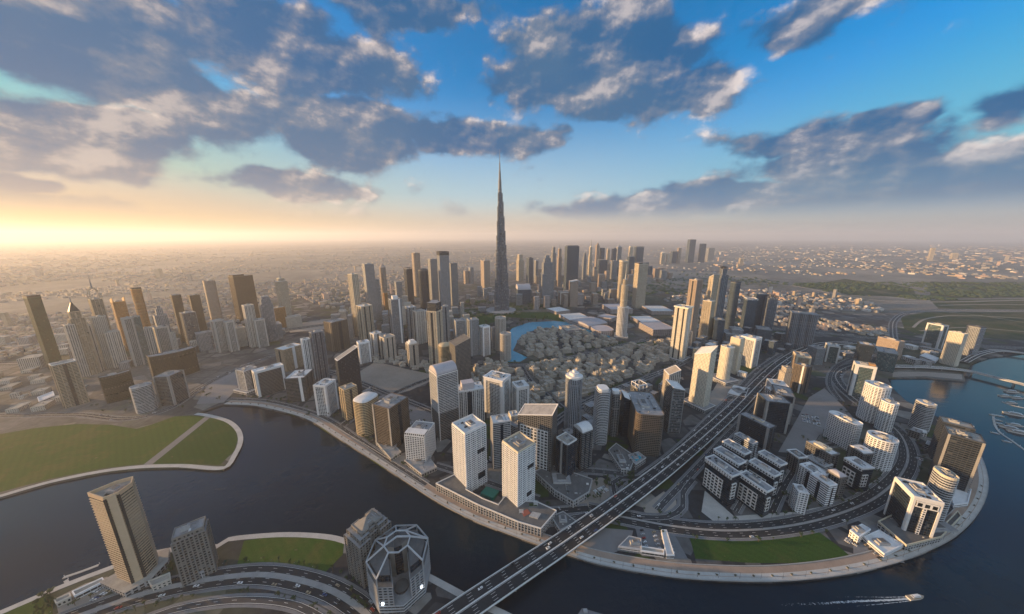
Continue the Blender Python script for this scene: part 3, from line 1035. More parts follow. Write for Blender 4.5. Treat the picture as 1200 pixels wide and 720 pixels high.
def roof_stuff(root, poly, z, sty, o, w, d):
    """roof surface, parapet, plant boxes"""
    mt = pick_roof(sty, o)
    mb = MB()
    inn = offset(poly, -.7)
    mb.prism(inn, z, z + .25, mt)
    mb.build('roof', root)
    mb = MB()
    ph = o.get('par', 1.5)
    trim = o.get('partrim', 'T' + sty)
    out = offset(poly, o.get('over', .3))
    n = len(poly)
    inn2 = offset(poly, -.6)
    for i in range(n):
        j = (i + 1) % n
        mb.face([(*out[i], z - 1.0), (*out[j], z - 1.0), (*out[j], z + ph), (*out[i], z + ph)], trim)
        mb.face([(*inn2[j], z), (*inn2[i], z), (*inn2[i], z + ph), (*inn2[j], z + ph)], trim)
        mb.face([(*out[i], z + ph), (*out[j], z + ph), (*inn2[j], z + ph), (*inn2[i], z + ph)], trim)
        mb.face([(*poly[i], z - 1.0), (*poly[j], z - 1.0), (*out[j], z - 1.0), (*out[i], z - 1.0)], trim)
    mb.build('parapet', root)
    k = o.get('plant', 2)
    m = min(w, d)
    if k and m > 9:
        mb = MB()
        hh = o.get('planth', 3.2)
        bw, bd = w * rnd.uniform(.26, .42), d * rnd.uniform(.26, .42)
        ox, oy = rnd.uniform(-.1, .1) * w, rnd.uniform(-.1, .1) * d
        rect_box(mb, bw, bd, z + .2, z + .2 + hh, o.get('plantm', 'plant_box'), ox, oy, 'roof_grey')
        rect_box(mb, bw * .5, bd * .6, z + .21 + hh, z + 1.6 + hh, 'plant_box', ox, oy, 'roof_dark')
        mb.build('lift_house', root)
        if k > 1:
            near = math.hypot(root.location.x, root.location.y) < 900
            for q in range((9 if m < 25 else 16) if near else 3):
                x, y = rnd.uniform(-.42, .42) * w, rnd.uniform(-.42, .42) * d
                s = rnd.uniform(1.0, 2.6)
                if abs(x - ox) < bw / 2 + s and abs(y - oy) < bd / 2 + s: continue
                if not inside((x, y), offset(poly, -1.2 - s)): continue
                mb = MB()
                rect_box(mb, s * rnd.uniform(1, 2.2), s, z + .2, z + .2 + s * rnd.uniform(.5, .9), rnd.choice(['grey_metal', 'plant_box', 'roof_white', 'dark_metal']), x, y)
                if rnd.random() < .5: rect_box(mb, s * .5, s * .5, z + .2 + s * .4, z + .35 + s, 'dark_metal', x, y)
                mb.build('air_handler', root)
            if near and m > 14:
                for q in range(2):
                    mb = MB()
                    x = rnd.uniform(-.3, .3) * w
                    if not (inside((x, -d * .3), offset(poly, -1.5)) and inside((x, d * .3), offset(poly, -1.5))): continue
                    mb.bar((x, -d * .3, z + .7), (x, d * .3, z + .7), .7, 'grey_metal')
                    mb.build('duct', root)


def build(cx, cy, rot, w, d, h, sty, label, o):
    st = STY[sty]
    far = math.hypot(cx, cy)
    root = thing(o.get('name', st['name']), (cx, cy, 0), rot, label, o.get('cat', 'tower' if h > 45 else 'building'), o.get('group'))
    OCC.append((cx, cy, math.hypot(w, d) * .40))
    poly = plan_poly(o.get('plan', 'rect'), w, d, o.get('c', .22))
    if area(poly) < 0: poly = poly[::-1]
    z0 = 0.0
    pod = o.get('pod')
    if pod:
        e, ph = pod
        mb = MB()
        pp = offset(plan_poly('rect', w, d), e)
        mb.prism(pp, 0, ph, 'Fpod', 'roof_grey', bay=4.6, fl=4.4)
        pr = offset(pp, .02)
        mb.build('podium', root)
        mb = MB()
        pi = offset(pp, -.8)
        for i in range(4):
            j = (i + 1) % 4
            mb.face([(*pr[i], ph - .3), (*pr[j], ph - .3), (*pr[j], ph + 1.2), (*pr[i], ph + 1.2)], 'white_trim')
            mb.face([(*pr[i], ph + 1.2), (*pr[j], ph + 1.2), (*pi[j], ph + 1.2), (*pi[i], ph + 1.2)], 'white_trim')
            mb.face([(*pi[j], ph), (*pi[i], ph), (*pi[i], ph + 1.2), (*pi[j], ph + 1.2)], 'white_trim')
        mb.build('podium_parapet', root)
    sec = o.get('steps', [(1.0, 1.0, 0, 0)])        # (top as share of h, scale, dx, dy)
    sl = o.get('slope')                              # (rise along x, rise along y): top tilts
    mb = MB()
    za = z0
    upper = o.get('upper')                           # second facade above a share of the height
    for si, (fr, sc, *mv) in enumerate(sec):
        zb = h * fr
        dx, dy = (mv + [0, 0])[:2]
        q = [(x * sc + dx * w, y * sc + dy * d) for x, y in poly]
        last = si == len(sec) - 1
        if sl and last:
            zz = [zb + sl[0] * (x / w - .5) + sl[1] * (y / d - .5) for x, y in q]
            zflat = min(zz)
            mb.prism(q, za, zz, 'F' + sty, pick_roof(sty, o), st['bay'], st['fl'])
            relief(mb, q, za, zflat, sty, o)
        elif upper and last:
            zm = za + (zb - za) * upper[0]
            mb.prism(q, za, zm, 'F' + sty, 'T' + sty, st['bay'], st['fl'])
            relief(mb, q, za, zm, sty, o)
            mb.prism(q, zm, zb, 'F' + upper[1], 'T' + upper[1], STY[upper[1]]['bay'], STY[upper[1]]['fl'])
            relief(mb, q, zm, zb, upper[1], o)
        else:
            mb.prism(q, za, zb, 'F' + sty, pick_roof(sty, o), st['bay'], st['fl'])
            if far < 1700: relief(mb, q, za, zb, sty, o)
        za = zb
        top = q
    mb.build('facade', root)
    tw = w * sec[-1][1]
    td = d * sec[-1][1]
    for (wi, s0, s1, f0, f1, ps) in o.get('panel', []):
        wall_strip(top, wi, s0, s1, h * f0, h * f1, 'F' + ps, 1.4, root, 'front_panel', STY[ps]['bay'], STY[ps]['fl'])
    if o.get('strips', far < 1300 and len(poly) == 4 and len(sec) == 1 and not sl and not upper and 'panel' not in o and st['relief'] not in ('frame', 'box') and 'frame' not in o):
        r2 = random.Random(label)
        for wi in range(4):
            L = math.hypot(poly[wi][0] - poly[(wi + 1) % 4][0], poly[wi][1] - poly[(wi + 1) % 4][1])
            if L < 11: continue
            ph = pod[1] if pod else 0
            kind = r2.choice(['slot', 'slot', 'pier', 'twin', 'edge'])
            if STY[sty]['wall'][0] < .1: kind = r2.choice(['pier', 'edge', 'none'])
            if kind == 'slot': wall_strip(top, wi, .42, .58, ph, h - 3, 'Fdglass', .75, root, 'glass_strip', 1.9, 3.7)
            elif kind == 'twin':
                for t in (.24, .68): wall_strip(top, wi, t, t + .10, ph, h - 2, 'Fdglass', .75, root, 'glass_strip', 1.9, 3.7)
            elif kind == 'pier':
                t = r2.choice([.12, .44, .72])
                wall_strip(top, wi, t, t + .14, ph, h + 1.6, r2.choice(['T' + sty, 'white_trim', 'concrete']), .95, root, 'plain_pier')
            elif kind == 'edge':
                for t in (0, .92): wall_strip(top, wi, t, t + .08, ph, h + 1.2, 'T' + sty if STY[sty]['wall'][0] > .3 else 'concrete', .95, root, 'corner_pier')
    fr = o.get('frame')
    if st['relief'] == 'frame' or fr:
        fr = fr or (3.0, 4.0, 'T' + sty)
        portal(top, z0 + (pod[1] if pod else 0), h, fr[0], fr[1], fr[2], root)
    if not sl and not o.get('noroof'): roof_stuff(root, top, h, sty, o, tw, td)
    z = h
    if sl:
        mb = MB()
        q = [(*p, h + sl[0] * (p[0] / w - .5) + sl[1] * (p[1] / d - .5)) for p in offset(top, .5)]
        i = [(*p, h + .9 + sl[0] * (p[0] / w - .5) + sl[1] * (p[1] / d - .5)) for p in offset(top, -1.2)]
        q2 = [(a, b, c + 1.2) for a, b, c in q]
        n = len(q)
        tr = o.get('partrim', 'white_trim')
        for k in range(n):
            j = (k + 1) % n
            mb.face([q[k], q[j], q2[j], q2[k]], tr)
            mb.face([q2[k], q2[j], i[j], i[k]], tr)
        mb.build('roof_rim', root)
        mb = MB()
        mb.face([(a, b, c - .6) for a, b, c in i], pick_roof(sty, o))
        mb.build('roof', root)
    for c in o.get('cap', []):                      # (scale x, scale y, height, style or material[, dx, dy])
        sx, sy, ch, cm, *mv = c
        mb = MB()
        dx, dy = (mv + [0, 0])[:2]
        q = [(x * sx + dx * w, y * sy + dy * d) for x, y in top]
        if 'F' + cm in MATS: mb.prism(q, z + .1, z + ch, 'F' + cm, pick_roof(cm, {}), STY[cm]['bay'], STY[cm]['fl'])
        else: mb.prism(q, z + .1, z + ch, cm)
        mb.build('penthouse', root)
        z += ch
    if 'crown' in o:                                # open frame on the roof: height, material, bars per side
        ch, cm, nb = o['crown']
        mb = MB()
        for i in range(len(top)):
            a, b = Vector(top[i]), Vector(top[(i + 1) % len(top)])
            for q in range(nb):
                p = a.lerp(b, q / nb)
                mb.bar((*p, z - .5), (*p, z + ch), max(.9, w * .05), cm)
            mb.bar((*a, z + ch), (*b, z + ch), max(1.0, w * .06), cm)
        mb.build('crown_frame', root)
    if 'solid' in o:                                # closed dark band as a crown: height, material
        ch, cm = o['solid']
        mb = MB()
        mb.prism(offset(top, .25), z - .2, z + ch, cm, 'roof_dark')
        mb.build('crown', root)
        z += ch
    if 'pyr' in o:
        mb = MB()
        n = len(top)
        for i in range(n): mb.face([(*top[i], z + .2), (*top[(i + 1) % n], z + .2), (0, 0, z + o['pyr'])], o.get('pyrm', 'T' + sty))
        mb.build('pyramid_roof', root)
        z += o['pyr'] * .95
    if 'dome' in o:                                 # height, material: rounded shell over the plan
        dh, dm = o['dome']
        mb = MB()
        rings = 6
        n = len(top)
        pts = [[(x * math.cos(t), y * math.cos(t), z + .2 + dh * math.sin(t)) for x, y in top] for t in [k * math.pi / 2 / rings for k in range(rings + 1)]]
        for k in range(rings):
            for i in range(n):
                j = (i + 1) % n
                f4 = [pts[k][i], pts[k][j], pts[k + 1][j], pts[k + 1][i]]
                mb.face(f4 if k < rings - 1 else f4[:3], dm)
        mb.build('domed_roof', root)
        z += dh
    if 'vault' in o:                                # half barrel along x: height, material
        vh, vm = o['vault']
        mb = MB()
        n = 10
        ys = [(-td / 2 * math.cos(math.pi * i / n), vh * math.sin(math.pi * i / n)) for i in range(n + 1)]
        for i in range(n):
            (y0, a), (y1, b) = ys[i], ys[i + 1]
            mb.face([(-tw / 2, y0, z + .3 + a), (tw / 2, y0, z + .3 + a), (tw / 2, y1, z + .3 + b), (-tw / 2, y1, z + .3 + b)], vm)
        for x in (-tw / 2, tw / 2): mb.face([(x, y, z + .3 + a) for y, a in ys], vm)
        mb.build('curved_roof', root)
    if 'horn' in o:                                 # raised blades at two ends: height, material
        hh, hm = o['horn']
        for s in (-1, 1):
            mb = MB()
            x0, x1 = (-tw / 2, -tw / 2 + 1.6) if s < 0 else (tw / 2 - 1.6, tw / 2)
            ys = [-td / 2, td / 2]
            mb.face([(x0, ys[0], z), (x0, ys[0], z + hh), (x0, ys[1], z + hh * .5), (x0, ys[1], z)], hm)
            mb.face([(x1, ys[0], z), (x1, ys[0], z + hh), (x1, ys[1], z + hh * .5), (x1, ys[1], z)], hm)
            mb.face([(x0, ys[0], z), (x1, ys[0], z), (x1, ys[0], z + hh), (x0, ys[0], z + hh)], hm)
            mb.face([(x0, ys[1], z), (x1, ys[1], z), (x1, ys[1], z + hh * .5), (x0, ys[1], z + hh * .5)], hm)
            mb.face([(x0, ys[0], z + hh), (x1, ys[0], z + hh), (x1, ys[1], z + hh * .5), (x0, ys[1], z + hh * .5)], hm)
            mb.build('roof_blade', root)
    if 'arch' in o:                                 # pointed arch ribs meeting over the roof: height
        ah = o['arch']
        mb = MB()
        for s in range(4):
            c = Vector(plan_poly('rect', tw, td)[s])
            prev = None
            for q in range(6):
                t = q / 5
                p = (*(c * (1 - t ** 1.8)), z + ah * math.sin(t * math.pi / 2))
                if prev: mb.bar(prev, p, max(1.2, w * .06), o.get('archm', 'T' + sty))
                prev = p
        mb.build('crown_arch', root)
        z += ah * .96
    if 'spire' in o:
        mb = MB()
        r = o.get('spw', max(.8, w * .06))
        mb.prism([(r, 0), (0, r), (-r, 0), (0, -r)], z - 1, z + o['spire'], o.get('spm', 'grey_metal'), poly2=[(r * .12, 0), (0, r * .12), (-r * .12, 0), (0, -r * .12)])
        mb.build('spire', root)
    return root


def solve_len(P, dr, px, mx):
    """length along dr from P (3-D) at which the picture column px is met"""
    c = (px - 600) / F
    den = dr[0] - c * dr[1] * CP
    if abs(den) < 1e-6: return mx
    L = (c * (P[1] * CP + (H - P[2]) * SP) - P[0]) / den
    return L if 0 < L < mx else (mx if L >= mx else 6.0)


BUILT = []


def T(xl, xn, yn, xr, yb, sty, label, q=1.0, mx=140, **o):
    """a building from its roof's left, near and right corner columns, the near corner's top row and its base row"""
    r = ray(xn, yn)
    c = (yb - 360) / F
    y = H * (CP - c * SP) / (SP + c * CP)
    k = y / r[1]
    P = (r[0] * k, y, H + r[2] * k)
    h = P[2]
    az = math.atan2(P[0], P[1])
    wl, wr = max(0, xn - xl), max(.5, xr - xn)
    rr = o.get('turn')
    rr = math.atan2(wl, wr * q) if rr is None else R(rr)
    rot = -az + rr
    v = (math.cos(rot), math.sin(rot))
    u = (-v[1], v[0])
    w = solve_len(P, v, xr, mx)
    d = solve_len(P, u, xl, mx) if wl > 1 and rr > R(3) else w * q
    w, d = max(w, 5), max(d, 5)
    d = min(max(d, w * .3), w * 2.6)
    w = min(max(w, d * .3), d * 2.6)
    w, d = min(w, o.get('wmax', 999)), min(d, o.get('dmax', 999))
    cx, cy = P[0] + v[0] * w / 2 + u[0] * d / 2, P[1] + v[1] * w / 2 + u[1] * d / 2
    BUILT.append((label, round(w), round(d), round(h)))
    return build(cx, cy, rot, w, d, h, sty, label, o)


def P(px, z, sty, label, base=0.0, **o):
    """a low building from the outline of its roof in the picture"""
    poly = ccw(pxs(px, z))
    cx, cy = sum(p[0] for p in poly) / len(poly), sum(p[1] for p in poly) / len(poly)
    root = thing(o.get('name', STY[sty]['name']), (cx, cy, 0), 0, label, o.get('cat', 'building'), o.get('group'))
    q = [(x - cx, y - cy) for x, y in poly]
    OCC.append((cx, cy, max(math.hypot(*p) for p in q) * .7))
    mb = MB()
    mb.prism(q, base, z, 'F' + sty, pick_roof(sty, o), STY[sty]['bay'], STY[sty]['fl'])
    relief(mb, q, base, z, sty, o)
    mb.build('facade', root)
    ww = max(p[0] for p in q) - min(p[0] for p in q)
    dd = max(p[1] for p in q) - min(p[1] for p in q)
    roof_stuff(root, q, z, sty, dict(o, plant=o.get('plant', 2) if min(ww, dd) > 16 else o.get('plant', 0)), ww, dd)
    return root, (cx, cy), q

# ------------------------------------------------------------------ towers of the left skyline
T(27, 32, 350, 48, 434, 'green', 'dark green glass tower leaning farthest out at the edge of the city', cap=[(1.0, 1.0, 7, 'dark_metal')], plant=0)
T(76, 79, 367, 97, 441, 'tband', 'tan stepped tower with a pointed dark crown beside the spired tower', r='fin', steps=[(.9, 1), (1, .72)], pyr=30, pyrm='dark_metal', spire=16, spw=1.5)
T(74, 76, 382, 87, 443, 'bfin', 'slim tan residential wing in front of the pointed crown tower')
T(103, 106, 352, 120, 430, 'tband', 'grey brown tower topped by a pointed arch and a needle', r='fin', arch=34, archm='Ttband', spire=44, spw=1.8)
T(104, 107, 373, 124, 433, 'bgrid', 'beige square topped block in front of the arch crowned tower')
T(129, 132, 355, 147, 412, 'gold', 'orange glass tower with two raised horns on its roof', horn=(16, 'Tgold'))
T(151, 156, 340, 167, 400, 'gold', 'tall orange and brown tower with a rounded dark top', plan='round', solid=(7, 'dark_metal'))
T(141, 143, 374, 155, 430, 'tframe', 'tan tower with a pale portal round a dark slot above the curved hall')
T(155, 156, 372, 164, 430, 'tglass', 'narrow greenish glass tower beside the pale portal tower')
T(179, 181, 371, 196, 417, 'ggrid', 'grey stepped tower with a small square top in the left cluster', cap=[(.55, .6, 22, 'ggrid'), (.3, .3, 9, 'ggrid')])
T(178, 181, 385, 197, 420, 'tframe', 'pale framed block at the foot of the grey stepped tower')
T(199, 201, 347, 212, 402, 'bronze', 'flat topped bronze tower, left one of the plain pair behind')
T(220, 222, 347, 234, 392, 'bronze', 'flat topped bronze tower, right one of the plain pair behind')
T(236, 239, 330, 253, 382, 'tplain', 'tan tower with rounded top and horizontal bands', plan='round', r='slab', slabk=.8)
T(267, 273, 325, 296, 377, 'bronze', 'wide dark bronze slab tower with a stepped flat top', q=.5, cap=[(.55, .8, 9, 'bronze', -.2, 0)])
T(321, 326, 327, 336, 373, 'goldf', 'sunlit cream and dark tower carrying a tall needle on the left skyline', steps=[(.93, 1), (1, .6)], spire=48, spw=2.4)
T(210, 214, 368, 229, 410, 'dwhite', 'dark glass tower with a white right edge in the left cluster', r='edge')
T(246, 250, 377, 262, 414, 'tframe', 'pale twin framed tower with dark slots, left half')
T(262, 264, 378, 274, 413, 'tframe', 'pale twin framed tower with dark slots, right half')
T(283, 286, 359, 297, 408, 'bfin', 'tan finned tower in front of the wide bronze slab')
T(301, 304, 349, 318, 402, 'gfin', 'grey tower with stepped shoulders beside the sunlit needle tower', steps=[(.85, 1), (.95, .8), (1, .6)])
T(296, 298, 376, 310, 408, 'tframe', 'small pale framed tower at the foot of the grey shouldered tower')
T(318, 321, 362, 334, 386, 'gold', 'low orange lit block below the needle tower')
T(333, 335, 373, 353, 385, 'bgrid', 'low beige block right of the orange lit block')
T(57, 60, 429, 89, 479, 'tband', 'broad tan tower with pale rim near the green field', r='fin', partrim='white_trim')
T(115, 117, 444, 163, 474, 'olive', 'long curved dark hall on the left waterfront', q=.42, plan='curve')
T(172, 175, 420, 243, 449, 'olive', 'longest curved dark hall behind the left quay', q=.33, plan='curve')
T(150, 154, 457, 179, 487, 'gband', 'rounded grey office building by the field path', plan='round', wall=1)
T(179, 197, 442, 215, 475, 'dband', 'dark office building with white roof pieces beside the rounded grey one', planth=4)
T(300, 303, 384, 330, 402, 'ggrid', 'low grey block between the framed towers and the quay road')
T(188, 190, 392, 205, 418, 'bgrid', 'small beige block squeezed between left cluster towers')
T(228, 230, 392, 246, 413, 'ggrid', 'small grey block beside the pale twin framed tower')
T(272, 274, 386, 287, 408, 'bgrid', 'small beige tower right of the pale twin framed tower')
T(164, 166, 386, 178, 425, 'bfin', 'slim tan tower behind the long curved dark hall')
T(121, 123, 391, 140, 432, 'bfin', 'slim tan tower between the arch crowned tower and the pale portal tower')
T(88, 90, 384, 106, 438, 'bfin', 'slim tan tower between the two crowned towers of the left skyline')

# waterfront row left of the canal bend
T(276, 286, 436, 301, 461, 'gband', 'grey slab on a low podium at the corner of the inlet', pod=(9, 6), q=1.2)
T(295, 298, 437, 333, 466, 'dband', 'office building in a white rounded frame with a diagonal sash', q=.5, frame=(5, 4, 'white_trim'), partrim='white_trim', roof='roof_white', plan='rect')
T(333, 356, 443, 367, 470, 'dband', 'dark many sided office block with a pale flat roof', roof='roof_white', r='slab', slabk=.8)
T(322, 332, 411, 354, 436, 'tband', 'brown banded office block behind the white framed office', q=.8, roof='roof_white')
T(352, 354, 399, 363, 448, 'wgrid', 'white balcony tower attached left of the pale blue grey tower')
T(362, 365, 391, 379, 447, 'bfing', 'pale blue grey tower with a central dark slot', q=.8)
T(391, 394, 413, 419, 472, 'dglass', 'black glass slab with a tilted curved top', q=.45, slope=(22, 0), roof='roof_grey')
T(418, 420, 403, 433, 427, 'wframe', 'low white framed block behind the black glass slab')
T(367, 381, 453, 393, 488, 'wframe', 'white portal tower with black glass strips on the quay', frame=(4, 3, 'white_trim'), roof='roof_white')
T(397, 403, 458, 418, 494, 'goldb', 'golden balcony building, first of the waterside row', roof='roof_tan')
T(410, 427, 474, 446, 514, 'goldb', 'waterside building with a sweeping white curved roof', plan='round', dome=(5, 'roof_white'), noroof=1, upper=(.25, 'goldb'))
T(436, 456, 480, 478, 529, 'brown', 'dark brown waterside block with crowded roof machinery', r='slab', slabk=.75, planth=5, cap=[(.4, .5, 5, 'grey_metal', .1, .1)])
T(474, 497, 513, 509, 545, 'wbox', 'white grid block catching orange light on the quay', fink=1, cap=[(.35, 1, 5, 'wgrid', -.3, 0)], roof='roof_grey')
T(503, 512, 441, 536, 517, 'dband', 'tall dark teal tower with golden upper balconies and a pitched roof', q=.9, upper=(.42, 'gband'), vault=(14, 'roof_lilac'), frame=(0.6, 1, 'white_trim'))
T(526, 533, 400, 551, 457, 'dgrid', 'dark grey tower with an upward tilted roof wing', slope=(14, 0), roof='roof_dark', partrim='Tdgrid')
T(512, 517, 408, 531, 445, 'goldb', 'sunlit round shouldered tower beside the tilted roof tower', plan='round', dome=(7, 'Tgoldb'))
T(500, 511, 366, 518, 432, 'goldf', 'tall golden striped tower with a dark boxed top', cap=[(.95, .95, 26, 'dband')], plant=0)
T(516, 518, 360, 526, 412, 'ggrid', 'grey tower just behind the golden striped tower')
T(580, 580, 374, 593, 412, 'bfin', 'pale cylindrical tower by the lake, farther of two', plan='ell')
T(586, 586, 393, 599, 424, 'bfin', 'pale cylindrical tower by the lake, nearer of two', plan='ell')
T(561, 566, 384, 574, 418, 'wframe', 'slim white edged tower left of the cylindrical pair')
T(547, 550, 376, 561, 418, 'gplain', 'flat grey slab tower left of the cylindrical pair')
T(531, 534, 377, 546, 408, 'gband', 'grey banded tower behind the tilted roof tower')
T(575, 576, 385, 582, 410, 'ggrid', 'narrow grey tower between white edged and cylindrical towers')
T(530, 533, 461, 567, 500, 'wfin', 'pale finned building with a lavender roof slab', q=.6, cap=[(.42, .6, 14, 'roof_lilac', -.02, 0)])
T(567, 589, 447, 598, 489, 'wframe', 'white portal tower with balconies framed by broad piers', q=1.4, frame=(6, 7, 'white_trim'), roof='roof_white', over=1.4)
T(600, 606, 455, 620, 488, 'wframe', 'smaller white portal tower right of the broad pier tower', frame=(4, 6, 'white_trim'), roof='roof_white')
T(575, 578, 497, 598, 550, 'gband', 'grey banded apartment block with a white edge behind the near towers', q=.8, roof='roof_white')
T(596, 599, 489, 608, 532, 'cgrid', 'cream service core between grey apartment blocks', q=1.2)
T(592, 607, 503, 622, 542, 'gband', 'low block with curved white terrace behind the near towers', plan='round')
T(607, 647, 494, 661, 560, 'dgrid', 'dark wedge shaped building with white checker boxes and a triangular roof', slope=(6, -16), wmax=26, roof='roof_grey', partrim='white_trim', panel=[(3, .08, .9, .12, .8, 'wbig')])
T(530, 545, 510, 569, 580, 'wbalc', 'nearer left white twin tower rising from the canal podium', roof='roof_white', par=3, fink=2, partrim='white_trim', plantm='roof_white', strips=0, panel=[(0, .55, .9, .60, .66, 'dglass'), (0, .55, .9, .15, .25, 'dglass')])
T(589, 607, 532, 627, 603, 'wbalc', 'right white twin tower with gold tinted roof over the canal podium', roof='roof_tan', par=3, fink=2, partrim='cream_trim', plantm='roof_tan', strips=0, panel=[(0, .55, .9, .66, .72, 'dglass'), (0, .5, .8, .2, .27, 'dglass')])
T(652, 665, 522, 676, 568, 'dglass', 'dark glass tower with pinkish roof terrace, front of its pair', r='edge', partrim='white_trim', roof='roof_tan')
T(672, 683, 509, 695, 552, 'dband', 'dark tower with curved white roof shell, rear of its pair', vault=(9, 'roof_white'))
T(661, 673, 447, 685, 508, 'gfin', 'round cornered grey tower with a white crown by the old town', plan='round', cap=[(1.06, 1.06, 4, 'white_trim'), (.6, .6, 6, 'white_trim'), (.25, .25, 5, 'white_trim')], fink=1)
T(696, 702, 461, 717, 523, 'gband', 'slender rounded tower with an orange lit left edge', plan='round', cap=[(.8, .8, 5, 'white_trim')])
T(715, 718, 463, 728, 512, 'dwhite', 'slender rounded tower with white shoulders, second of the pair', plan='round', cap=[(.8, .7, 6, 'white_trim')])
T(728, 732, 468, 742, 512, 'dglass', 'narrow black glass tower with a white tilted lid', slope=(-8, 4), roof='roof_white')
T(740, 749, 457, 758, 500, 'dwhite', 'dark tower with spiky sunlit white crown', crown=(9, 'white_trim', 2), r='edge')
T(735, 747, 486, 780, 533, 'brown', 'massive dark brown rounded office block beside the highway', plan='round', c=.12, q=1.3, planth=5, plant=2, roof='roof_grey', r='slab', slabk=.7)
T(779, 785, 434, 798, 482, 'bfin', 'slim tan tower with notched sunlit top', slope=(12, 0))
T(780, 789, 456, 803, 508, 'dwhite', 'dark tower with white corner fins beside the highway', r='edge', slope=(-6, 4), roof='roof_white')
T(815, 833, 415, 840, 481, 'cgrid', 'tall cream lattice tower with a slanted white top', slope=(12, -14), q=1.3, roof='roof_white', pod=(10, 7))
T(843, 855, 409, 863, 450, 'cgrid', 'cream tower with rounded corners by the highway bend', plan='round', pod=(12, 9))
T(857, 868, 398, 873, 439, 'cgrid', 'plain golden cream slab right of the rounded cream tower', frame=(4, 40, 'cream_trim'), roof='roof_white')
T(868, 886, 398, 893, 432, 'wframe', 'white portal slab closing the row of cream towers', frame=(4, 6, 'white_trim'), roof='roof_white')
T(791, 806, 362, 812, 425, 'cgrid', 'tall beige lattice tower on a dark podium beside the mall', pod=(8, 8), over=2.5, par=3)
T(808, 817, 329, 824, 408, 'tplain', 'orange brown tower with a dark right side behind the lattice tower', r='fin')
T(824, 834, 354, 839, 402, 'goldf', 'plain tan slab tower before the blue glass cluster')
T(841, 847, 316, 855, 396, 'bfing', 'tallest blue grey tower of the right cluster with a black crown', crown=(9, 'dark_metal', 3), slope=None, steps=[(.92, 1), (1, .6)])
T(831, 836, 326, 843, 398, 'goldf', 'cream sided tower behind the black crowned tower', slope=(0, -12))
T(855, 861, 332, 870, 390, 'bglass', 'shiny blue glass tower right of the black crowned tower', plan='round', solid=(5, 'dark_metal'))
T(872, 876, 352, 888, 394, 'bglass', 'dark blue tower with a notched white top', crown=(6, 'white_trim', 2))
T(884, 887, 345, 900, 388, 'bglass', 'plain blue slab tower between notched and dark topped towers', q=.5)
T(897, 902, 350, 912, 392, 'bfing', 'blue grey tower with dark box top near the far road', crown=(8, 'dark_metal', 3), solid=(1, 'dark_metal'))
T(926, 929, 367, 960, 407, 'bfing', 'triple bowed grey blue tower standing alone', q=.5, plan='lobes')
T(846, 852, 387, 874, 402, 'gband', 'stepped pale block in front of the blue cluster', steps=[(.7, 1), (1, .6, .15, 0)])
T(885, 888, 386, 905, 405, 'bglass', 'low blue glass block below the dark box top tower')
T(800, 803, 389, 812, 412, 'gplain', 'small grey block tucked behind the beige lattice tower')
T(836, 838, 375, 850, 404, 'bglass', 'dark blue base block under the black crowned tower')

# east side, along the highway and the right basin
T(930, 934, 417, 951, 448, 'tband', 'tan tower in a cream portal frame above the sand lot', frame=(3, 4, 'cream_trim'))
T(913, 921, 433, 934, 456, 'bgrid', 'beige terraced block left of the cream portal tower', steps=[(.8, 1), (1, .7)])
T(931, 945, 431, 952, 462, 'brown', 'brown tower with an orange lit fin at the sand lot', r='fin')
T(899, 906, 452, 925, 465, 'wband', 'low white block along the highway', roof='roof_white')
T(888, 899, 471, 928, 505, 'dglass', 'dark blue glass cube with a pale roof strip', q=.7, roof='roof_grey')
T(905, 909, 462, 932, 492, 'dglass', 'dark glass block stepping up behind the blue glass cube', roof='roof_grey')
T(898, 903, 458, 912, 480, 'wband', 'small white lidded block left of the dark glass cubes', roof='roof_white')
T(866, 902, 503, 910, 528, 'dglass', 'dark glass bar building with a gold lit plant room', q=2.0, roof='roof_grey', plantm='cream_trim', planth=3)
T(827, 858, 559, 868, 594, 'dglass', 'front terrace block of the left row, white box grid on dark glass', q=1.8, roof='roof_grey', plantm='roof_white', planth=4, panel=[(3, .06, .74, .10, .70, 'wbig'), (3, .0, 1.0, .90, 1.0, 'wgridp'), (0, .1, .6, .25, .75, 'wbig')], wmax=19, over=.8, partrim='white_trim')
T(837, 866, 545, 874, 577, 'dglass', 'second terrace block of the left row with pale roof huts', q=1.8, roof='roof_grey', plantm='roof_white', planth=4, panel=[(3, .06, .74, .10, .70, 'wbig'), (3, .0, 1.0, .90, 1.0, 'wgridp'), (0, .1, .6, .25, .75, 'wbig')], wmax=19, over=.8, partrim='white_trim')
T(847, 873, 533, 880, 562, 'dglass', 'third terrace block of the left row with pale roof huts', q=1.8, roof='roof_grey', plantm='roof_white', planth=4, panel=[(3, .06, .74, .10, .70, 'wbig'), (3, .0, 1.0, .90, 1.0, 'wgridp'), (0, .1, .6, .25, .75, 'wbig')], wmax=19, over=.8, partrim='white_trim')
T(861, 882, 521, 888, 546, 'gband', 'rearmost grey terrace block of the left row', q=1.8, wmax=19, roof='roof_grey', plantm='roof_white', planth=4)
T(867, 899, 577, 907, 607, 'dglass', 'front terrace block of the right row, white box grid on dark glass', q=1.8, roof='roof_grey', plantm='roof_white', planth=4, panel=[(3, .06, .74, .10, .70, 'wbig'), (3, .0, 1.0, .90, 1.0, 'wgridp'), (0, .1, .6, .25, .75, 'wbig')], wmax=19, over=.8, partrim='white_trim')
T(878, 908, 559, 915, 588, 'dglass', 'second terrace block of the right row with twin roof huts', q=1.8, roof='roof_grey', plantm='roof_white', planth=4, panel=[(3, .06, .74, .10, .70, 'wbig'), (3, .0, 1.0, .90, 1.0, 'wgridp'), (0, .1, .6, .25, .75, 'wbig')], wmax=19, over=.8, partrim='white_trim')
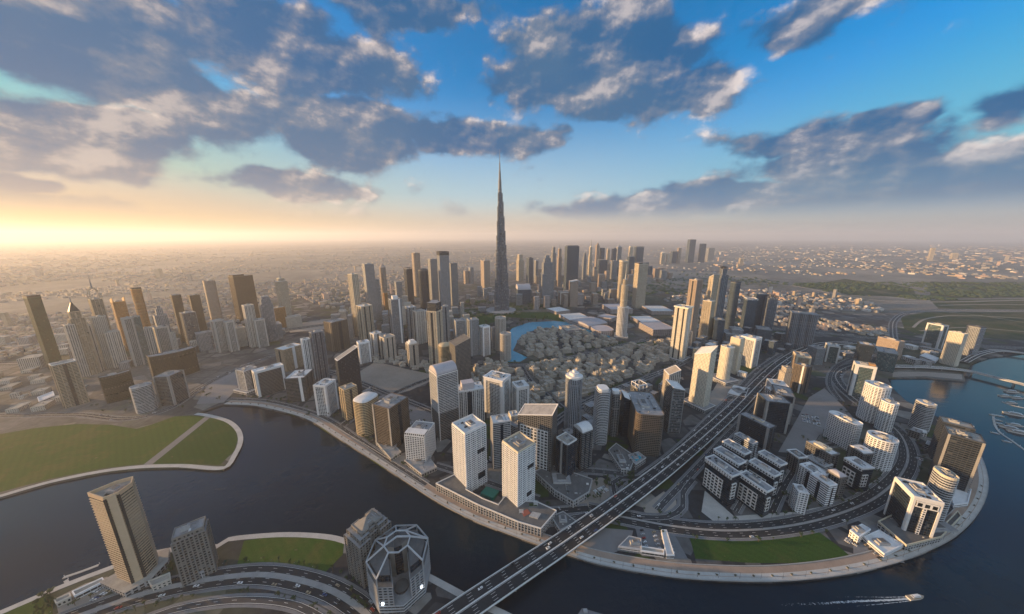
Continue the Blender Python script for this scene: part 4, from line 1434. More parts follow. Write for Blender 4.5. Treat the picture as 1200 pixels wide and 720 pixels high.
T(889, 915, 546, 922, 572, 'dglass', 'third terrace block of the right row with twin roof huts', q=1.8, roof='roof_grey', plantm='roof_white', planth=4, panel=[(3, .06, .74, .10, .70, 'wbig'), (3, .0, 1.0, .90, 1.0, 'wgridp'), (0, .1, .6, .25, .75, 'wbig')], wmax=19, over=.8, partrim='white_trim')
T(929, 936, 577, 948, 601, 'wgrid', 'slim white wing of the courtyard block beside the ring road', q=1.0, roof='roof_white', fink=1)
T(950, 972, 570, 981, 594, 'wband', 'white banded wing of the courtyard block', q=1.4, roof='roof_white')
T(937, 960, 559, 972, 580, 'wgridp', 'rear white wing of the courtyard block', roof='roof_white')
T(969, 984, 561, 993, 586, 'dgrid', 'dark block with a domed pale roof in the right island', dome=(5, 'roof_lilac'))
T(990, 1011, 550, 1024, 577, 'dglass', 'dark and white terraced block nearest the ring road bend', roof='roof_white', panel=[(3, .06, .74, .10, .70, 'wbig'), (3, .0, 1.0, .90, 1.0, 'wgridp'), (0, .1, .6, .25, .75, 'wbig')], wmax=24, over=.8, partrim='white_trim')
T(994, 1012, 533, 1024, 556, 'dgrid', 'white lidded terrace block with vaulted roof hut', roof='roof_white', vault=(4, 'roof_white'))
T(945, 974, 534, 984, 562, 'dgrid', 'dark glass block with a gold lit stepped roof', q=1.6, roof='roof_white', cap=[(.7, .5, 4, 'cream_trim')])
T(923, 936, 537, 946, 556, 'dgrid', 'small dark block framed by a white flat roof edge', partrim='white_trim', roof='roof_dark', over=1)
T(944, 966, 548, 976, 566, 'gband', 'low banded office behind the courtyard block')
T(969, 1003, 499, 1014, 530, 'wgrid', 'long white balcony slab facing the sand lot', q=1.8, plan='round', roof='roof_white')
T(1015, 1015, 511, 1053, 543, 'wgrid', 'white half round tower with balcony rings', plan='ell', roof='roof_white')
T(1009, 1030, 456, 1050, 497, 'wgrid', 'large white curved tower with gold lit corner', plan='round', c=.26, roof='roof_white', par=2.5)
T(1029, 1044, 475, 1058, 507, 'wgridp', 'stepped white tower right of the large curved one', plan='chamf', c=.3, roof='roof_white', par=2)
T(1001, 1004, 427, 1028, 463, 'tglass', 'teal glass tower inside a thick white portal', frame=(5, 5, 'white_trim'), q=.6, roof='roof_white', cap=[(.3, .5, 5, 'Tgold', .3, -.1)])
T(1005, 1008, 404, 1025, 435, 'dglass', 'dark blue glass tower with a white lid behind the portal tower', roof='roof_white', par=2.5)
T(1026, 1029, 412, 1053, 433, 'tglass', 'low teal glass building behind the white towers')
T(947, 958, 409, 968, 428, 'gplain', 'grey low tower left of the slanted teal block')
T(968, 971, 405, 985, 424, 'tglass', 'teal block in a white edge beyond the sand lot', frame=(3, 3, 'white_trim'), roof='roof_white')
T(1029, 1054, 401, 1061, 423, 'tplain', 'plain sand coloured hall below the far road', q=2, r='none')
T(1087, 1106, 382, 1112, 409, 'tglass', 'glass tower with pale side frames beyond the spit', frame=(4, 3, 'white_trim'), q=1.6)
T(1112, 1130, 392, 1135, 430, 'cgrid', 'cream banded tower leaning over the far bridge', q=1.8, r='slab', roof='roof_white')
T(1133, 1149, 385, 1156, 419, 'gfin', 'grey tower with purple tint right of the cream banded one', q=1.4, solid=(4, 'dark_metal'))
T(1071, 1084, 475, 1101, 506, 'gband', 'octagonal grey banded tower on the basin edge', plan='chamf', roof='roof_white', par=2)
T(1107, 1111, 509, 1155, 567, 'dconc', 'unfinished dark concrete tower nearer the water', q=.55, roof='roof_tan', plant=2, partrim='Tdconc')
T(1101, 1105, 495, 1143, 538, 'dconc', 'unfinished dark concrete tower behind its twin', q=.5, roof='roof_tan', partrim='Tdconc')
T(1090, 1107, 561, 1128, 617, 'gband', 'oval grey tower with a gold lit rooftop ring', plan='nose', roof='roof_white', par=3, partrim='cream_trim', q=1.2)
T(1049, 1071, 583, 1106, 627, 'dglass', 'dark glass tower wrapped in broad white piers on the island tip', q=1.0, panel=[(0, .12, .88, .80, .94, 'wbig'), (0, .40, .52, .02, .80, 'wgridp')], frame=(2.4, 3.0, 'white_trim'), roof='roof_white', par=2.5, partrim='white_trim')

# lower left, across the canal
T(199, 240, 618, 248, 670, 'weather', 'weathered grey tower with open roof terraces by the south road', q=1.1, wmax=19, plant=2, planth=5, r='fin', steps=[(.93, 1), (1, .9)])
T(402, 420, 635, 457, 690, 'weather', 'ornate stepped grey tower with peaked roof gables by the south lawn', plan='notch', r='fin', steps=[(.86, 1), (.95, .86), (1, .66)], pyr=7, c=.2)

# ------------------------------------------------------------------ downtown behind the tallest tower
T(407, 412, 322, 419, 394, 'goldf', 'pale tower with gold lit left face at the start of downtown')
T(424, 427, 310, 438, 378, 'gplain', 'flat grey tower with a lower shoulder in downtown')
T(436, 438, 328, 444, 376, 'gplain', 'lower grey shoulder block joined to the flat grey tower')
T(443, 446, 314, 453, 372, 'tplain', 'bullet shaped tower with pointed tip', plan='ell', pyr=22, pyrm='Ttplain', noroof=1)
T(417, 423, 360, 436, 402, 'goldf', 'gold and grey striped tower below the flat grey towers', roof='roof_white')
T(455, 458, 352, 470, 404, 'gfin', 'grey tower with a small white lantern top', cap=[(.5, .5, 12, 'white_trim')])
T(448, 450, 344, 454, 372, 'gold', 'slim orange tower between grey towers')
T(462, 464, 331, 471, 362, 'gplain', 'distant plain grey tower behind the slim orange tower')
T(473, 476, 316, 483, 357, 'dglass', 'dark narrow glass tower with notched crown', crown=(8, 'dark_metal', 2))
T(481, 485, 297, 493, 348, 'tplain', 'tall pinkish tower with rounded top', plan='round')
T(490, 490, 318, 502, 366, 'dglass', 'dark tower with a rounded dome head', plan='ell', dome=(12, 'Tdglass'), noroof=1)
T(501, 504, 304, 512, 353, 'gplain', 'pale grey plain tower left of the black crowned one')
T(512, 515, 300, 526, 365, 'gfin', 'tallest downtown tower left of centre with a jagged black crown', solid=(16, 'dark_metal'), crown=(20, 'dark_metal', 3))
T(526, 528, 309, 536, 359, 'gplain', 'pale grey tower with overhanging lid right of the black crowned one', over=3)
T(483, 487, 366, 498, 404, 'bfin', 'tan lower tower in front of the domed dark tower')
T(475, 477, 361, 487, 400, 'gband', 'grey banded tower left of the tan lower tower', roof='roof_white')
T(433, 438, 392, 447, 418, 'wgridp', 'white low tower at the edge of the sand lot', roof='roof_white')
T(444, 450, 397, 463, 423, 'bgrid', 'beige low tower with roof huts at the edge of the sand lot', planth=5)
T(475, 479, 405, 490, 431, 'bgrid', 'beige low tower with a white topped crown beside old houses', cap=[(.8, .8, 6, 'white_trim'), (.5, .5, 5, 'white_trim')])
T(379, 388, 379, 407, 413, 'brown', 'dark brown twin block with gold lit left edge', q=.8, r='fin')
T(563, 567, 306, 574, 338, 'tplain', 'paired pink tower left of the tallest tower')
T(543, 545, 318, 549, 333, 'tplain', 'small distant pink tower, left of two far off')
T(549, 551, 314, 555, 333, 'gplain', 'small distant grey tower, right of two far off', pyr=6)
T(605, 608, 299, 614, 330, 'goldf', 'sunlit pale tower right behind the tallest tower', steps=[(.8, 1), (1, .7)])
T(617, 620, 303, 625, 334, 'bglass', 'blue grey tower with a small lantern top', cap=[(.5, .5, 8, 'bglass')])
T(626, 628, 306, 631, 332, 'gplain', 'thin grey needle tower behind the blue grey one', spire=34, pyr=10)
T(633, 636, 300, 650, 356, 'gfin', 'broad stepped grey tower with stacked narrower top', steps=[(.62, 1), (.86, .74), (.95, .5), (1, .3)], spire=20, spw=3, mx=120)
T(646, 648, 290, 652, 332, 'gplain', 'tall thin tower with a pale finial, left of the spike pair', steps=[(.85, 1), (1, .6)], spire=20)
T(653, 655, 292, 659, 336, 'tplain', 'tall thin spike tower left of the wide blue slab', steps=[(.8, 1), (1, .7)], spire=38, spw=3)
T(662, 665, 289, 679, 342, 'bglass', 'wide dark blue slab tower of the far cluster', q=.5, r='fin', cap=[(.86, .8, 6, 'bglass')])
T(604, 607, 340, 622, 357, 'bglass', 'square blue block with a pale blue vaulted roof', vault=(28, 'roof_lilac'), noroof=1)
T(667, 669, 329, 678, 360, 'tplain', 'narrow pinkish slab by the mall with a tilted white lid', slope=(8, 0), roof='roof_white')
T(654, 657, 343, 667, 357, 'tplain', 'low pink block beside the narrow pinkish slab', r='frame', frame=(3, 4, 'white_trim'))
FARC = [(683, 688, 297, 328), (690, 695, 290, 326), (698, 703, 288, 322), (703, 709, 291, 322), (711, 715, 293, 318), (717, 723, 292, 322), (722, 729, 290, 320), (737, 742, 290, 318), (743, 755, 290, 318), (700, 712, 305, 326), (716, 724, 306, 328), (735, 744, 301, 330)]
FL = ['grey spired tower, first behind the wide blue slab', 'golden needle topped tower in the far cluster', 'pinkish topped tower in the far cluster', 'flat blue tower in the far cluster', 'slim pale orange tower in the far cluster', 'hazy blue tower with corner lantern in the far cluster', 'hazy tower with small dome behind the tall address tower', 'sunlit pale round topped tower in the far cluster', 'wide hazy blue tower in the far cluster', 'low blue block in the far cluster', 'low hazy block right of the slim orange tower', 'blue slab directly behind the round crowned tower']
FS = ['gplain', 'goldf', 'tplain', 'bglass', 'goldf', 'bglass', 'gplain', 'goldf', 'bglass', 'bglass', 'gplain', 'bglass']
for i, (a, b, yt, yb) in enumerate(FARC):
    T(a, a + (b - a) * .3, yt, b, yb, FS[i], FL[i], **([dict(steps=[(.8, 1), (.92, .7), (1, .45)], spire=30, spw=3), dict(steps=[(.75, 1), (1, .7)], spire=60, pyr=16, spw=4), dict(cap=[(.6, .6, 16, 'tplain'), (.3, .3, 10, 'tplain')]), {}, dict(cap=[(.6, .6, 14, 'goldf')], spire=20, spw=2.5), dict(cap=[(.4, .4, 12, 'bglass', .2, 0)]), dict(pyr=22, spire=18, spw=2.5), dict(dome=(16, 'Tgoldf')), dict(crown=(8, 'grey_metal', 2)), {}, {}, {}][i]))
T(725, 728, 307, 737, 354, 'goldf', 'round tower with an open ring crown behind the tall address tower', plan='round', solid=(4, 'white_trim'), crown=(7, 'cream_trim', 1))
T(744, 749, 310, 760, 362, 'goldf', 'tan tower with twin dark brown tops beside the ring crowned one', cap=[(.4, .8, 8, 'brown', -.28, 0), (.4, .8, 1, 'brown', .28, 0)], q=.9)
T(724, 724, 360, 737, 396, 'wfin', 'two stage pale tower on a round base in front of the mall', plan='ell', cap=[(.66, .66, 85, 'goldf'), (.45, .45, 22, 'goldf')], spire=58, spw=2.2, pod=(6, 7), noroof=1)
FAR2 = [(774, 780, 297, 310, 'goldf', 'pointed pale tower, first of the isolated far group', dict(pyr=24)), (781, 785, 298, 310, 'goldf', 'small pale tower in the isolated far group', {}), (786, 794, 295, 309, 'bglass', 'blue block in the isolated far group', {}), (794, 799, 291, 309, 'tplain', 'pinkish tower in the isolated far group', dict(pyr=8)),
        (806, 816, 281, 308, 'bglass', 'tallest dark slab of the isolated far group', {}), (820, 828, 286, 308, 'bglass', 'second dark slab of the isolated far group', {}), (828, 838, 291, 306, 'gplain', 'hazy wide slab closing the isolated far group', {}),
        (1090, 1097, 291, 306, 'goldf', 'lone leaning looking tower on the far right plain', {}), (1114, 1124, 297, 304, 'goldf', 'squat lit block on the far right plain', {}), (866, 872, 303, 312, 'goldf', 'small lit tower on the plain beyond the blue cluster', {})]
for a, b, yt, yb, s, lb, o in FAR2: T(a, a + (b - a) * .3, yt, b, yb, s, lb, **o)

# the mall roofs
T(749, 766, 387, 793, 394, 'mall', 'largest mall hall with an orange lit wall', q=1.0, mx=300, roof='roof_lilac', plant=0, r='none')
T(690, 700, 389, 722, 394, 'mall', 'curved mall hall beside the two stage pale tower', mx=300, plant=0, plan='round', roof='roof_lilac')
T(655, 668, 376, 694, 380, 'mall', 'wide mall hall behind the lake', mx=300, plant=0, roof='roof_white')
T(668, 690, 383, 712, 387, 'mall', 'mall hall with arched skylights between lake and tower', mx=300, plant=0, roof='roof_lilac', vault=(9, 'roof_lilac'))
T(700, 716, 374, 724, 378, 'mall', 'small mall hall left of the two stage tower', mx=300, plant=0, roof='roof_lilac')
T(739, 752, 378, 775, 382, 'mall', 'mall hall behind the largest one', mx=300, plant=0, roof='roof_white')
T(705, 716, 363, 742, 368, 'mall', 'mall wing at the far end of the roofs', mx=300, plant=0, roof='roof_lilac')
T(752, 764, 365, 790, 369, 'mall', 'long low hall at the right end of the mall', mx=300, plant=0, roof='roof_white')
T(640, 652, 366, 668, 369, 'mall', 'pale hall left of the mall near the far towers', mx=300, plant=0, roof='roof_white')
T(655, 664, 388, 682, 391, 'mall', 'low quay pavilion at the lake edge', mx=200, roof='roof_tan')

# ------------------------------------------------------------------ the tallest tower: three stepped wings round a core


plain('spire_steel', (.13, .135, .14), .5, .1)


def tallest():
    x, y = at(587, 365)
    root = thing('skyscraper', (x, y, 0), R(20), 'tallest needle like stepped skyscraper rising over the whole city', 'skyscraper')
    OCC.append((x, y, 75))
    zt = 612.0
    for wing in range(3):
        mb = MB()
        a = R(90 + 120 * wing)
        ca, sa = math.cos(a), math.sin(a)
        rot = lambda p: (p[0] * ca - p[1] * sa, p[0] * sa + p[1] * ca)
        # (outer reach, half width, top height): each wing steps back in turn, spiralling upwards
        for k in range(8):
            top = 90 + (k * 3 + wing) * 23.5
            if top > 600: top = 600
            reach = 39 - k * 4.1
            hw = 9 - k * .55
            nose = [rot((reach - hw * .2 + hw * .9 * math.cos(t), hw * math.sin(t))) for t in [R(q) for q in (-80, -45, 0, 45, 80)]]
            q = [rot((0, -hw))] + nose + [rot((0, hw))]
            z0 = 0
            mb.prism(ccw(q), z0, top + k * .07, 'Fbfing', 'roof_grey', 4.0, 8.0)
        mb.build('wing', root)
    mb = MB()
    mb.prism([(9 * math.cos(t), 9 * math.sin(t)) for t in [k * math.pi / 8 for k in range(16)]], 0, 618, 'Fbfing', 'roof_grey', 4, 4)
    mb.build('core', root)
    mb = MB()
    for r0, r1, z0, z1 in ((8.5, 7.5, 612, 660), (6, 5, 655, 700), (3.6, 2.8, 698, 740), (1.7, .4, 738, 800)):
        c = [(math.cos(t), math.sin(t)) for t in [k * math.pi / 6 for k in range(12)]]
        mb.prism([(a * r0, b * r0) for a, b in c], z0, z1, 'spire_steel', poly2=[(a * r1, b * r1) for a, b in c])
    mb.build('spire', root)
    for zz in (150, 280, 400, 505):
        mb = MB()
        rr = 20 - zz * .017
        mb.prism([(rr * .8 * math.cos(t), rr * .8 * math.sin(t)) for t in [k * math.pi / 9 for k in range(18)]], zz, zz + 7, 'dark_metal')
        mb.build('plant_floor', root)
    mb = MB()
    mb.prism([(82 * math.cos(t), 82 * math.sin(t)) for t in [k * math.pi / 6 for k in range(12)]], 0, 9, 'Fpod', 'roof_grey', 4.6, 4.4)
    mb.build('podium', root)


tallest()

# ------------------------------------------------------------------ buildings with shapes of their own


def gold_tower():
    """hexagonal balcony tower: two banded flanks and a plain strip between them"""
    bx, by = at(158, 694)
    X, Y, h = None, None, None
    r = ray(130, 586)
    y = H * (CP - ((688 - 360) / F) * SP) / (SP + ((688 - 360) / F) * CP)
    k = y / r[1]
    h = H + r[2] * k
    pts = [(104, 581), (122, 587), (140, 580), (155, 569), (149, 562), (134, 571)]
    poly = [at(a, b, h) for a, b in pts]
    poly[4] = (poly[3][0] - 9, poly[3][1] + 9)
    poly[5] = (poly[0][0] + 10, poly[0][1] + 16)
    poly = ccw(poly)
    cx, cy = sum(p[0] for p in poly) / 6, sum(p[1] for p in poly) / 6
    q = [(a - cx, b - cy) for a, b in poly]
    root = thing('apartment_tower', (cx, cy, 0), 0, 'tall gold lit tower with striped balconies and a plain central strip on the south bank', 'tower')
    OCC.append((cx, cy, 26))
    mb = MB()
    mb.prism(q, 0, h, 'Ftband', 'roof_tan', 4.0, 3.4)
    relief(mb, q, 0, h - 4, 'tband', dict(r='slab', slabk=.7))
    mb.build('facade', root)
    # the plain strip: the edge between points 1 and 2 of the outline
    a, b = Vector((at(124, 586.2, h)[0] - cx, at(124, 586.2, h)[1] - cy)), Vector((at(138, 580.8, h)[0] - cx, at(138, 580.8, h)[1] - cy))
    d = (b - a).normalized()
    nn = Vector((d.y, -d.x))
    if nn.y > 0: nn = -nn
    mb = MB()
    mb.prism(ccw([tuple(a + nn * 1.6 + d * 1), tuple(b + nn * 1.6 - d * 1), tuple(b - nn * .5 - d * 1), tuple(a - nn * .5 + d * 1)]), 0, h + 2.5, 'tan_panel')
    mb.build('plain_strip', root)
    for p in (a - d * .6, b + d * .6):
        mb = MB()
        mb.prism(ccw([tuple(p + nn * .9 - d * 1.1), tuple(p + nn * .9 + d * 1.1), tuple(p - nn * 1.5 + d * 1.1), tuple(p - nn * 1.5 - d * 1.1)]), 0, h + 1, 'dark_metal')
        mb.build('dark_slot', root)
    roof_stuff(root, q, h, 'tband', dict(par=4, partrim='tan_panel', planth=3), 30, 24)
    mb = MB()
    mb.prism(offset(q, 9), 0, 7, 'Fpod', 'roof_tan', 4.6, 4.4)
    mb.build('podium', root)


gold_tower()


def diamond_tower():
    """octagonal frame building with an open atrium and a trussed top"""
    bx, by = at(474, 719)
    rot = math.atan2(-bx, by)
    h1, h2 = 48.0, 60.0
    rad = 33.0
    cx, cy = bx - math.sin(rot) * rad * .98, by + math.cos(rot) * rad * .98
    root = thing('office_building', (cx, cy, 0), rot, 'octagonal grey office building with a trussed crown and a deep glass atrium by the bridge', 'building')
    OCC.append((cx, cy, 34))
    o8 = [(rad * math.cos(t), rad * math.sin(t)) for t in [R(-90 + 45 * k) for k in range(8)]]
    c = lambda k, s=1.0: (o8[k][0] * s, o8[k][1] * s)
    # lower ring, complete
    mb = MB()
    mb.prism(o8, 0, 12, 'Fgband', 'roof_grey', 4.5, 4.0)
    relief(mb, o8, 0, 12, 'gband', dict(r='slab'))
    mb.build('base', root)
    # two flanks either side of the atrium
    for s in (-1, 1):
        f0, f1 = Vector(c(0)), Vector(c(1 if s > 0 else 7))
        cut = f0.lerp(f1, .38)
        arr = [c(k) for k in ((1, 2, 3, 4) if s > 0 else (4, 5, 6, 7))]
        inner = [(s * 4.0, 8.0), (s * 9.5, 2.0)]
        q = [tuple(cut)] + arr + [inner[0], inner[1]] if s > 0 else arr + [tuple(cut), inner[1], inner[0]]
        q = ccw(q)
        mb = MB()
        mb.prism(q, 12, h1 - 11, 'Fggrid', 'roof_dark', 4.5, 3.6)
        relief(mb, q, 12, h1 - 11, 'ggrid', dict(r='slab', slabk=.8))
        mb.build('flank', root)
        mb = MB()
        mx = sum(p[0] for p in q) / len(q); my = sum(p[1] for p in q) / len(q)
        inn = [(mx + (x - mx) * .8, my + (y - my) * .8) for x, y in q]
        mb.prism(inn, h1 - 11, h1 - 2, 'Fdglass', 'roof_dark', 2, 4)
        mb.build('upper_storey', root)
    mb = MB()
    for s in (-1, 1): mb.prism(ccw([(s * 4.2, 0), (s * 10.5, 3), (s * 12, 22), (s * 3, 22)]), 12, h2 - 6, 'Tweather', 'roof_dark')
    mb.build('core', root)
    mb = MB()
    mb.prism(ccw([(-4.2, 1.5), (4.2, 1.5), (4.2, 18), (-4.2, 18)]), 12, h2 - 9, 'Fdglass', 'roof_dark', 1.6, 3.6)
    mb.build('atrium_glass', root)
    mb = MB()
    mb.prism([(7.5 * math.cos(t), -14 + 7.5 * math.sin(t)) for t in [q * math.pi / 8 for q in range(16)]], 12, 15, 'Fdglass', 'roof_dark', 2, 3)
    mb.build('atrium_drum', root)
    mb = MB()
    for k in range(8):
        a, b = c(k, .99), c((k + 1) % 8, .99)
        if k not in (0, 7): mb.bar((*a, h1), (*b, h1), 1.4, 'Tggrid')
        if k: mb.bar((*a, 10), (*a, h1), 1.2, 'Tggrid')
        ia, ib = c(k, .42), c((k + 1) % 8, .42)
        if k: mb.bar((*a, h1), (*ia, h2), 1.3, 'Tgband')
        mb.bar((*ia, h2), (*ib, h2), 1.2, 'Tgband')
        if k in (2, 5): mb.bar((*a, h1), (*ib, h2), 1.2, 'Tgband')
    for k in (2, 6): mb.bar((0, 6, h2), (*c(k, .42), h2), 1.4, 'Tgband')
    mb.build('trussed_crown', root)
    for s in (-1, 1):
        mb = MB()
        x, y = s * rad * .60, -rad * .74
        mb.box(x - 1.0, x + 1.0, y - 1.6, y + .6, 15, 16.6, 'lamp_glow')
        mb.build('lit_sign', root)


diamond_tower()

# podiums and low buildings by the water, from their roof outlines
root, c, q = P([(511, 567), (532, 557), (548, 562), (546, 574), (566, 585), (584, 592), (592, 582), (606, 588), (628, 588), (652, 599), (634, 620), (607, 612), (560, 592)], 13, 'pod', 'long canal podium with arcades under the white twin towers', name='podium_building', plant=0, partrim='white_trim', r='fin', fink=1, roof='roof_dark')
for nm, px, m in (('terrace', [(611, 600), (618, 597), (622, 602), (614, 606)], 'court_red'), ('skylight', [(624, 601), (634, 603), (630, 609), (620, 606)], 'plant_box')):
    mb = MB()
    mb.prism(ccw([(a - c[0], b - c[1]) for a, b in pxs(px, 13)]), 13.2, 13.6 if nm != 'skylight' else 15, m)
    mb.build(nm, root)
for i in range(26):
    x, y = rnd.uniform(min(p[0] for p in q), max(p[0] for p in q)), rnd.uniform(min(p[1] for p in q), max(p[1] for p in q))
    if not inside((x, y), offset(q, -4)): continue
    mb = MB()
    if i % 3:
        a, b = rnd.uniform(2, 6), rnd.uniform(1.5, 3)
        mb.box(x - a, x + a, y - b, y + b, 13.2, 13.9, 'concrete', 'leaf')
        mb.build('planter', root)
    else:
        for k in range(5): mb.bar((x - 3, y + k * 1.2, 15.6), (x + 3, y + k * 1.2, 15.6), .35, 'white_trim')
        for sx in (-2.8, 2.8):
            for sy in (0, 4.8): mb.bar((x + sx, y + sy, 13.2), (x + sx, y + sy, 15.6), .3, 'white_trim')
        mb.build('pergola', root)
sheet('sport_court', pxs([(563, 578), (570, 570), (585, 575), (578, 584)], 5), 5.0, 'court_green', 4.9)
P([(626, 553), (644, 545), (694, 562), (690, 577), (672, 588), (650, 575)], 11, 'pod', 'dark stepped podium under the pair of dark towers', name='podium_building', r='fin', roof='roof_dark')
P([(713, 528), (722, 520), (745, 536), (738, 551), (728, 550)], 9, 'pod', 'low arcade podium beside the brown office block', name='podium_building', roof='roof_dark')
root, c, q = P([(736, 534), (748, 530), (757, 537), (745, 545)], 10, 'pod', 'small podium with a bright turquoise roof pool', name='podium_building', roof='roof_grey')
mb = MB()
mb.prism(ccw([(a - c[0], b - c[1]) for a, b in pxs([(740, 535.5), (747, 532.5), (752, 537), (745, 541)], 10)]), 10.2, 10.7, 'pool_blue')
mb.build('pool', root)
P([(1029, 612), (1046, 604), (1105, 617), (1122, 600), (1126, 606), (1103, 630), (1062, 640)], 8, 'pod', 'white rimmed podium under the white pier tower', name='podium_building', partrim='cream_trim', roof='roof_dark', par=2)
P([(1012, 630), (1030, 622), (1058, 639), (1036, 650)], 6, 'wband', 'low flat white roofed hall beside the lawn', name='hall', roof='roof_white', plant=1)
P([(996, 622), (1010, 615), (1020, 621), (1006, 630)], 11, 'wgridp', 'small white two storey pavilion at the lawn corner', name='pavilion', roof='roof_white', plant=1)
P([(1113, 580), (1122, 571), (1138, 574), (1134, 590), (1118, 592)], 6, 'wband', 'low white roofed annex beside the oval tower', name='annex', roof='roof_white', plant=0)
P([(1119, 560), (1136, 566), (1134, 573), (1118, 567)], 7, 'dband', 'small dark pavilion by the island promenade', name='pavilion', roof='roof_grey', plant=0)
P([(725, 641), (737, 629), (751, 632), (752, 645)], 6, 'gband', 'flat grey hut roofed site office beside the bridge ramp', name='site_office', roof='roof_grey', plant=1)
P([(751, 641), (778, 645), (778, 650), (751, 646)], 5, 'wband', 'long pale retaining shed along the promenade', name='shed', roof='roof_tan', plant=0)
P([(775, 622), (781, 622), (790, 651), (781, 651)], 5, 'wband', 'narrow striped canopy row beside the car park', name='canopy', roof='roof_white', plant=0)
P([(1085, 414), (1100, 420), (1096, 424), (1078, 417)], 8, 'wband', 'white low building on the spit shore', name='hall', roof='roof_white', plant=0)
P([(860, 452), (877, 456), (873, 466), (853, 461)], 8, 'wband', 'white podium hall at the foot of the cream towers', name='hall', roof='roof_white', plant=1)
P([(64, 704), (82, 696), (83, 700), (66, 708)], 5, 'bgrid', 'low tan wall like shed by the sandy lot', name='shed', roof='roof_tan', plant=0)
P([(85, 694), (120, 678), (122, 682), (88, 699)], 5, 'wband', 'long pale boathouse along the south quay', name='boathouse', roof='roof_tan', plant=0)
P([(174, 682), (199, 672), (200, 679), (178, 688)], 7, 'bgrid', 'low tan annex right of the gold lit tower', name='annex', roof='roof_tan', plant=0)
P([(218, 664), (236, 660), (239, 670), (222, 675)], 9, 'gplain', 'plain grey block at the foot of the weathered tower', name='annex', roof='roof_grey', plant=0)
P([(44, 466), (62, 459), (64, 464), (46, 471)], 8, 'wband', 'white low hall among the left suburbs', name='hall', roof='roof_white', plant=0)
P([(474, 540), (496, 528), (512, 548), (494, 556)], 6, 'pod', 'low terrace building under the white grid block', name='podium_building', roof='roof_grey', plant=2)
P([(440, 517), (452, 512), (470, 530), (458, 538)], 6, 'pod', 'low quay building under the dark brown block', name='podium_building', roof='roof_grey', plant=1)
P([(646, 606), (660, 600), (676, 612), (656, 622)], 6, 'pod', 'small dark quay building left of the bridge ramp', name='podium_building', roof='roof_dark', plant=2)

# ------------------------------------------------------------------ low blocks filling the quarters
PROTO = {}


def fill(quarter, count, rng, sizes, heights, styles, names, label, group, cat='house', rot=0, clear=2, lumps=True, roads=True):
    xs, ys = [p[0] for p in quarter], [p[1] for p in quarter]
    made = tries = 0
    while made < count and tries < count * 40:
        tries += 1
        px, py = rng.uniform(min(xs), max(xs)), rng.uniform(min(ys), max(ys))
        if not inside((px, py), quarter): continue
        x, y = at(px, py)
        w = rng.uniform(*sizes)
        d = w * rng.uniform(.6, 1.0)
        rad = math.hypot(w, d) * .42
        if not free(x, y, rad + clear): continue
        if roads and any((x - a) ** 2 + (y - b) ** 2 < (wd / 2 + rad * .8) ** 2 for pth, wd in ROADS for a, b in pth): continue
        h = rng.uniform(*heights)
        sty = rng.choice(styles)
        key = (names, sty, int(w / 5), int(h / 4), rng.randrange(3))
        if key not in PROTO:
            r2 = random.Random(str(key))
            mb, rf = MB(), MB()
            parts = [(0, 0, w, d, h)]
            if lumps:
                parts = []
                for _ in range(r2.randint(4, 6)):
                    a, b = w * r2.uniform(.30, .52), d * r2.uniform(.30, .55)
                    parts.append((r2.uniform(-.5, .5) * (w - a), r2.uniform(-.5, .5) * (d - b), a, b, h * r2.uniform(.55, 1.15)))
                parts.append((0, 0, w * .96, d * .9, h * .5))
            for i, (ox, oy, a, b, hh) in enumerate(parts):
                q = [(ox - a / 2, oy - b / 2), (ox + a / 2, oy - b / 2), (ox + a / 2, oy + b / 2), (ox - a / 2, oy + b / 2)]
                z = hh + i * .031
                mb.prism(q, 0, z, 'F' + sty, 'T' + sty, STY[sty]['bay'], STY[sty]['fl'])
                qi = offset(q, -.7)
                rf.prism(qi, z - .02, z + .22, pick_roof(sty, {}))
                for k in range(4):
                    j = (k + 1) % 4
                    for A, B, z0, z1 in ((q[k], q[j], z, z + .9),):
                        rf.face([(*A, z0), (*B, z0), (*B, z1), (*A, z1)], 'T' + sty)
                if r2.random() < .7: rf.box(ox - 1.5, ox + 1.5, oy - 1.2, oy + 1.2, z + .2, z + 2.6, 'T' + sty)
            me = (mb, rf)
            PROTO[key] = None
            o1 = mb.build('walls'); o2 = rf.build('roof')
            PROTO[key] = (o1.data, o2.data)
            bpy.data.objects.remove(o1); bpy.data.objects.remove(o2)
        root = thing(names, (x, y, 0), rot + rng.choice([0, 90, 180, 270]) * math.pi / 180 + rng.uniform(-.12, .12), label, cat, group)
        for nm, me in zip(('walls', 'roof'), PROTO[key]):
            o = bpy.data.objects.new(nm, me)
            COL.objects.link(o)
            o.parent = root
        OCC.append((x, y, rad))
        made += 1
    return made


rg = random.Random(5)
Q = []
Q.append(fill([(606, 402), (622, 390), (645, 386), (670, 388), (700, 394), (722, 402), (700, 409), (650, 418), (616, 418), (622, 410)], 48, rg, (22, 38), (11, 20), ['town'], 'courtyard_house', 'sand coloured courtyard houses packed on the lake island', 'houses on the lake island', rot=.4, clear=-2))
Q.append(fill([(606, 436), (640, 424), (700, 416), (745, 406), (800, 400), (806, 412), (775, 428), (735, 442), (700, 456), (660, 478), (640, 466), (620, 446)], 105, rg, (22, 38), (11, 21), ['town'], 'courtyard_house', 'sand coloured courtyard houses massed between boulevard and highway towers', 'houses of the old quarter', rot=.5, clear=-2))
Q.append(fill([(545, 440), (575, 428), (606, 432), (640, 470), (655, 488), (640, 496), (620, 482), (600, 450), (560, 455)], 28, rg, (22, 38), (11, 21), ['town'], 'courtyard_house', 'sand coloured courtyard houses behind the white portal towers', 'houses behind the portal towers', rot=.3, clear=-4))
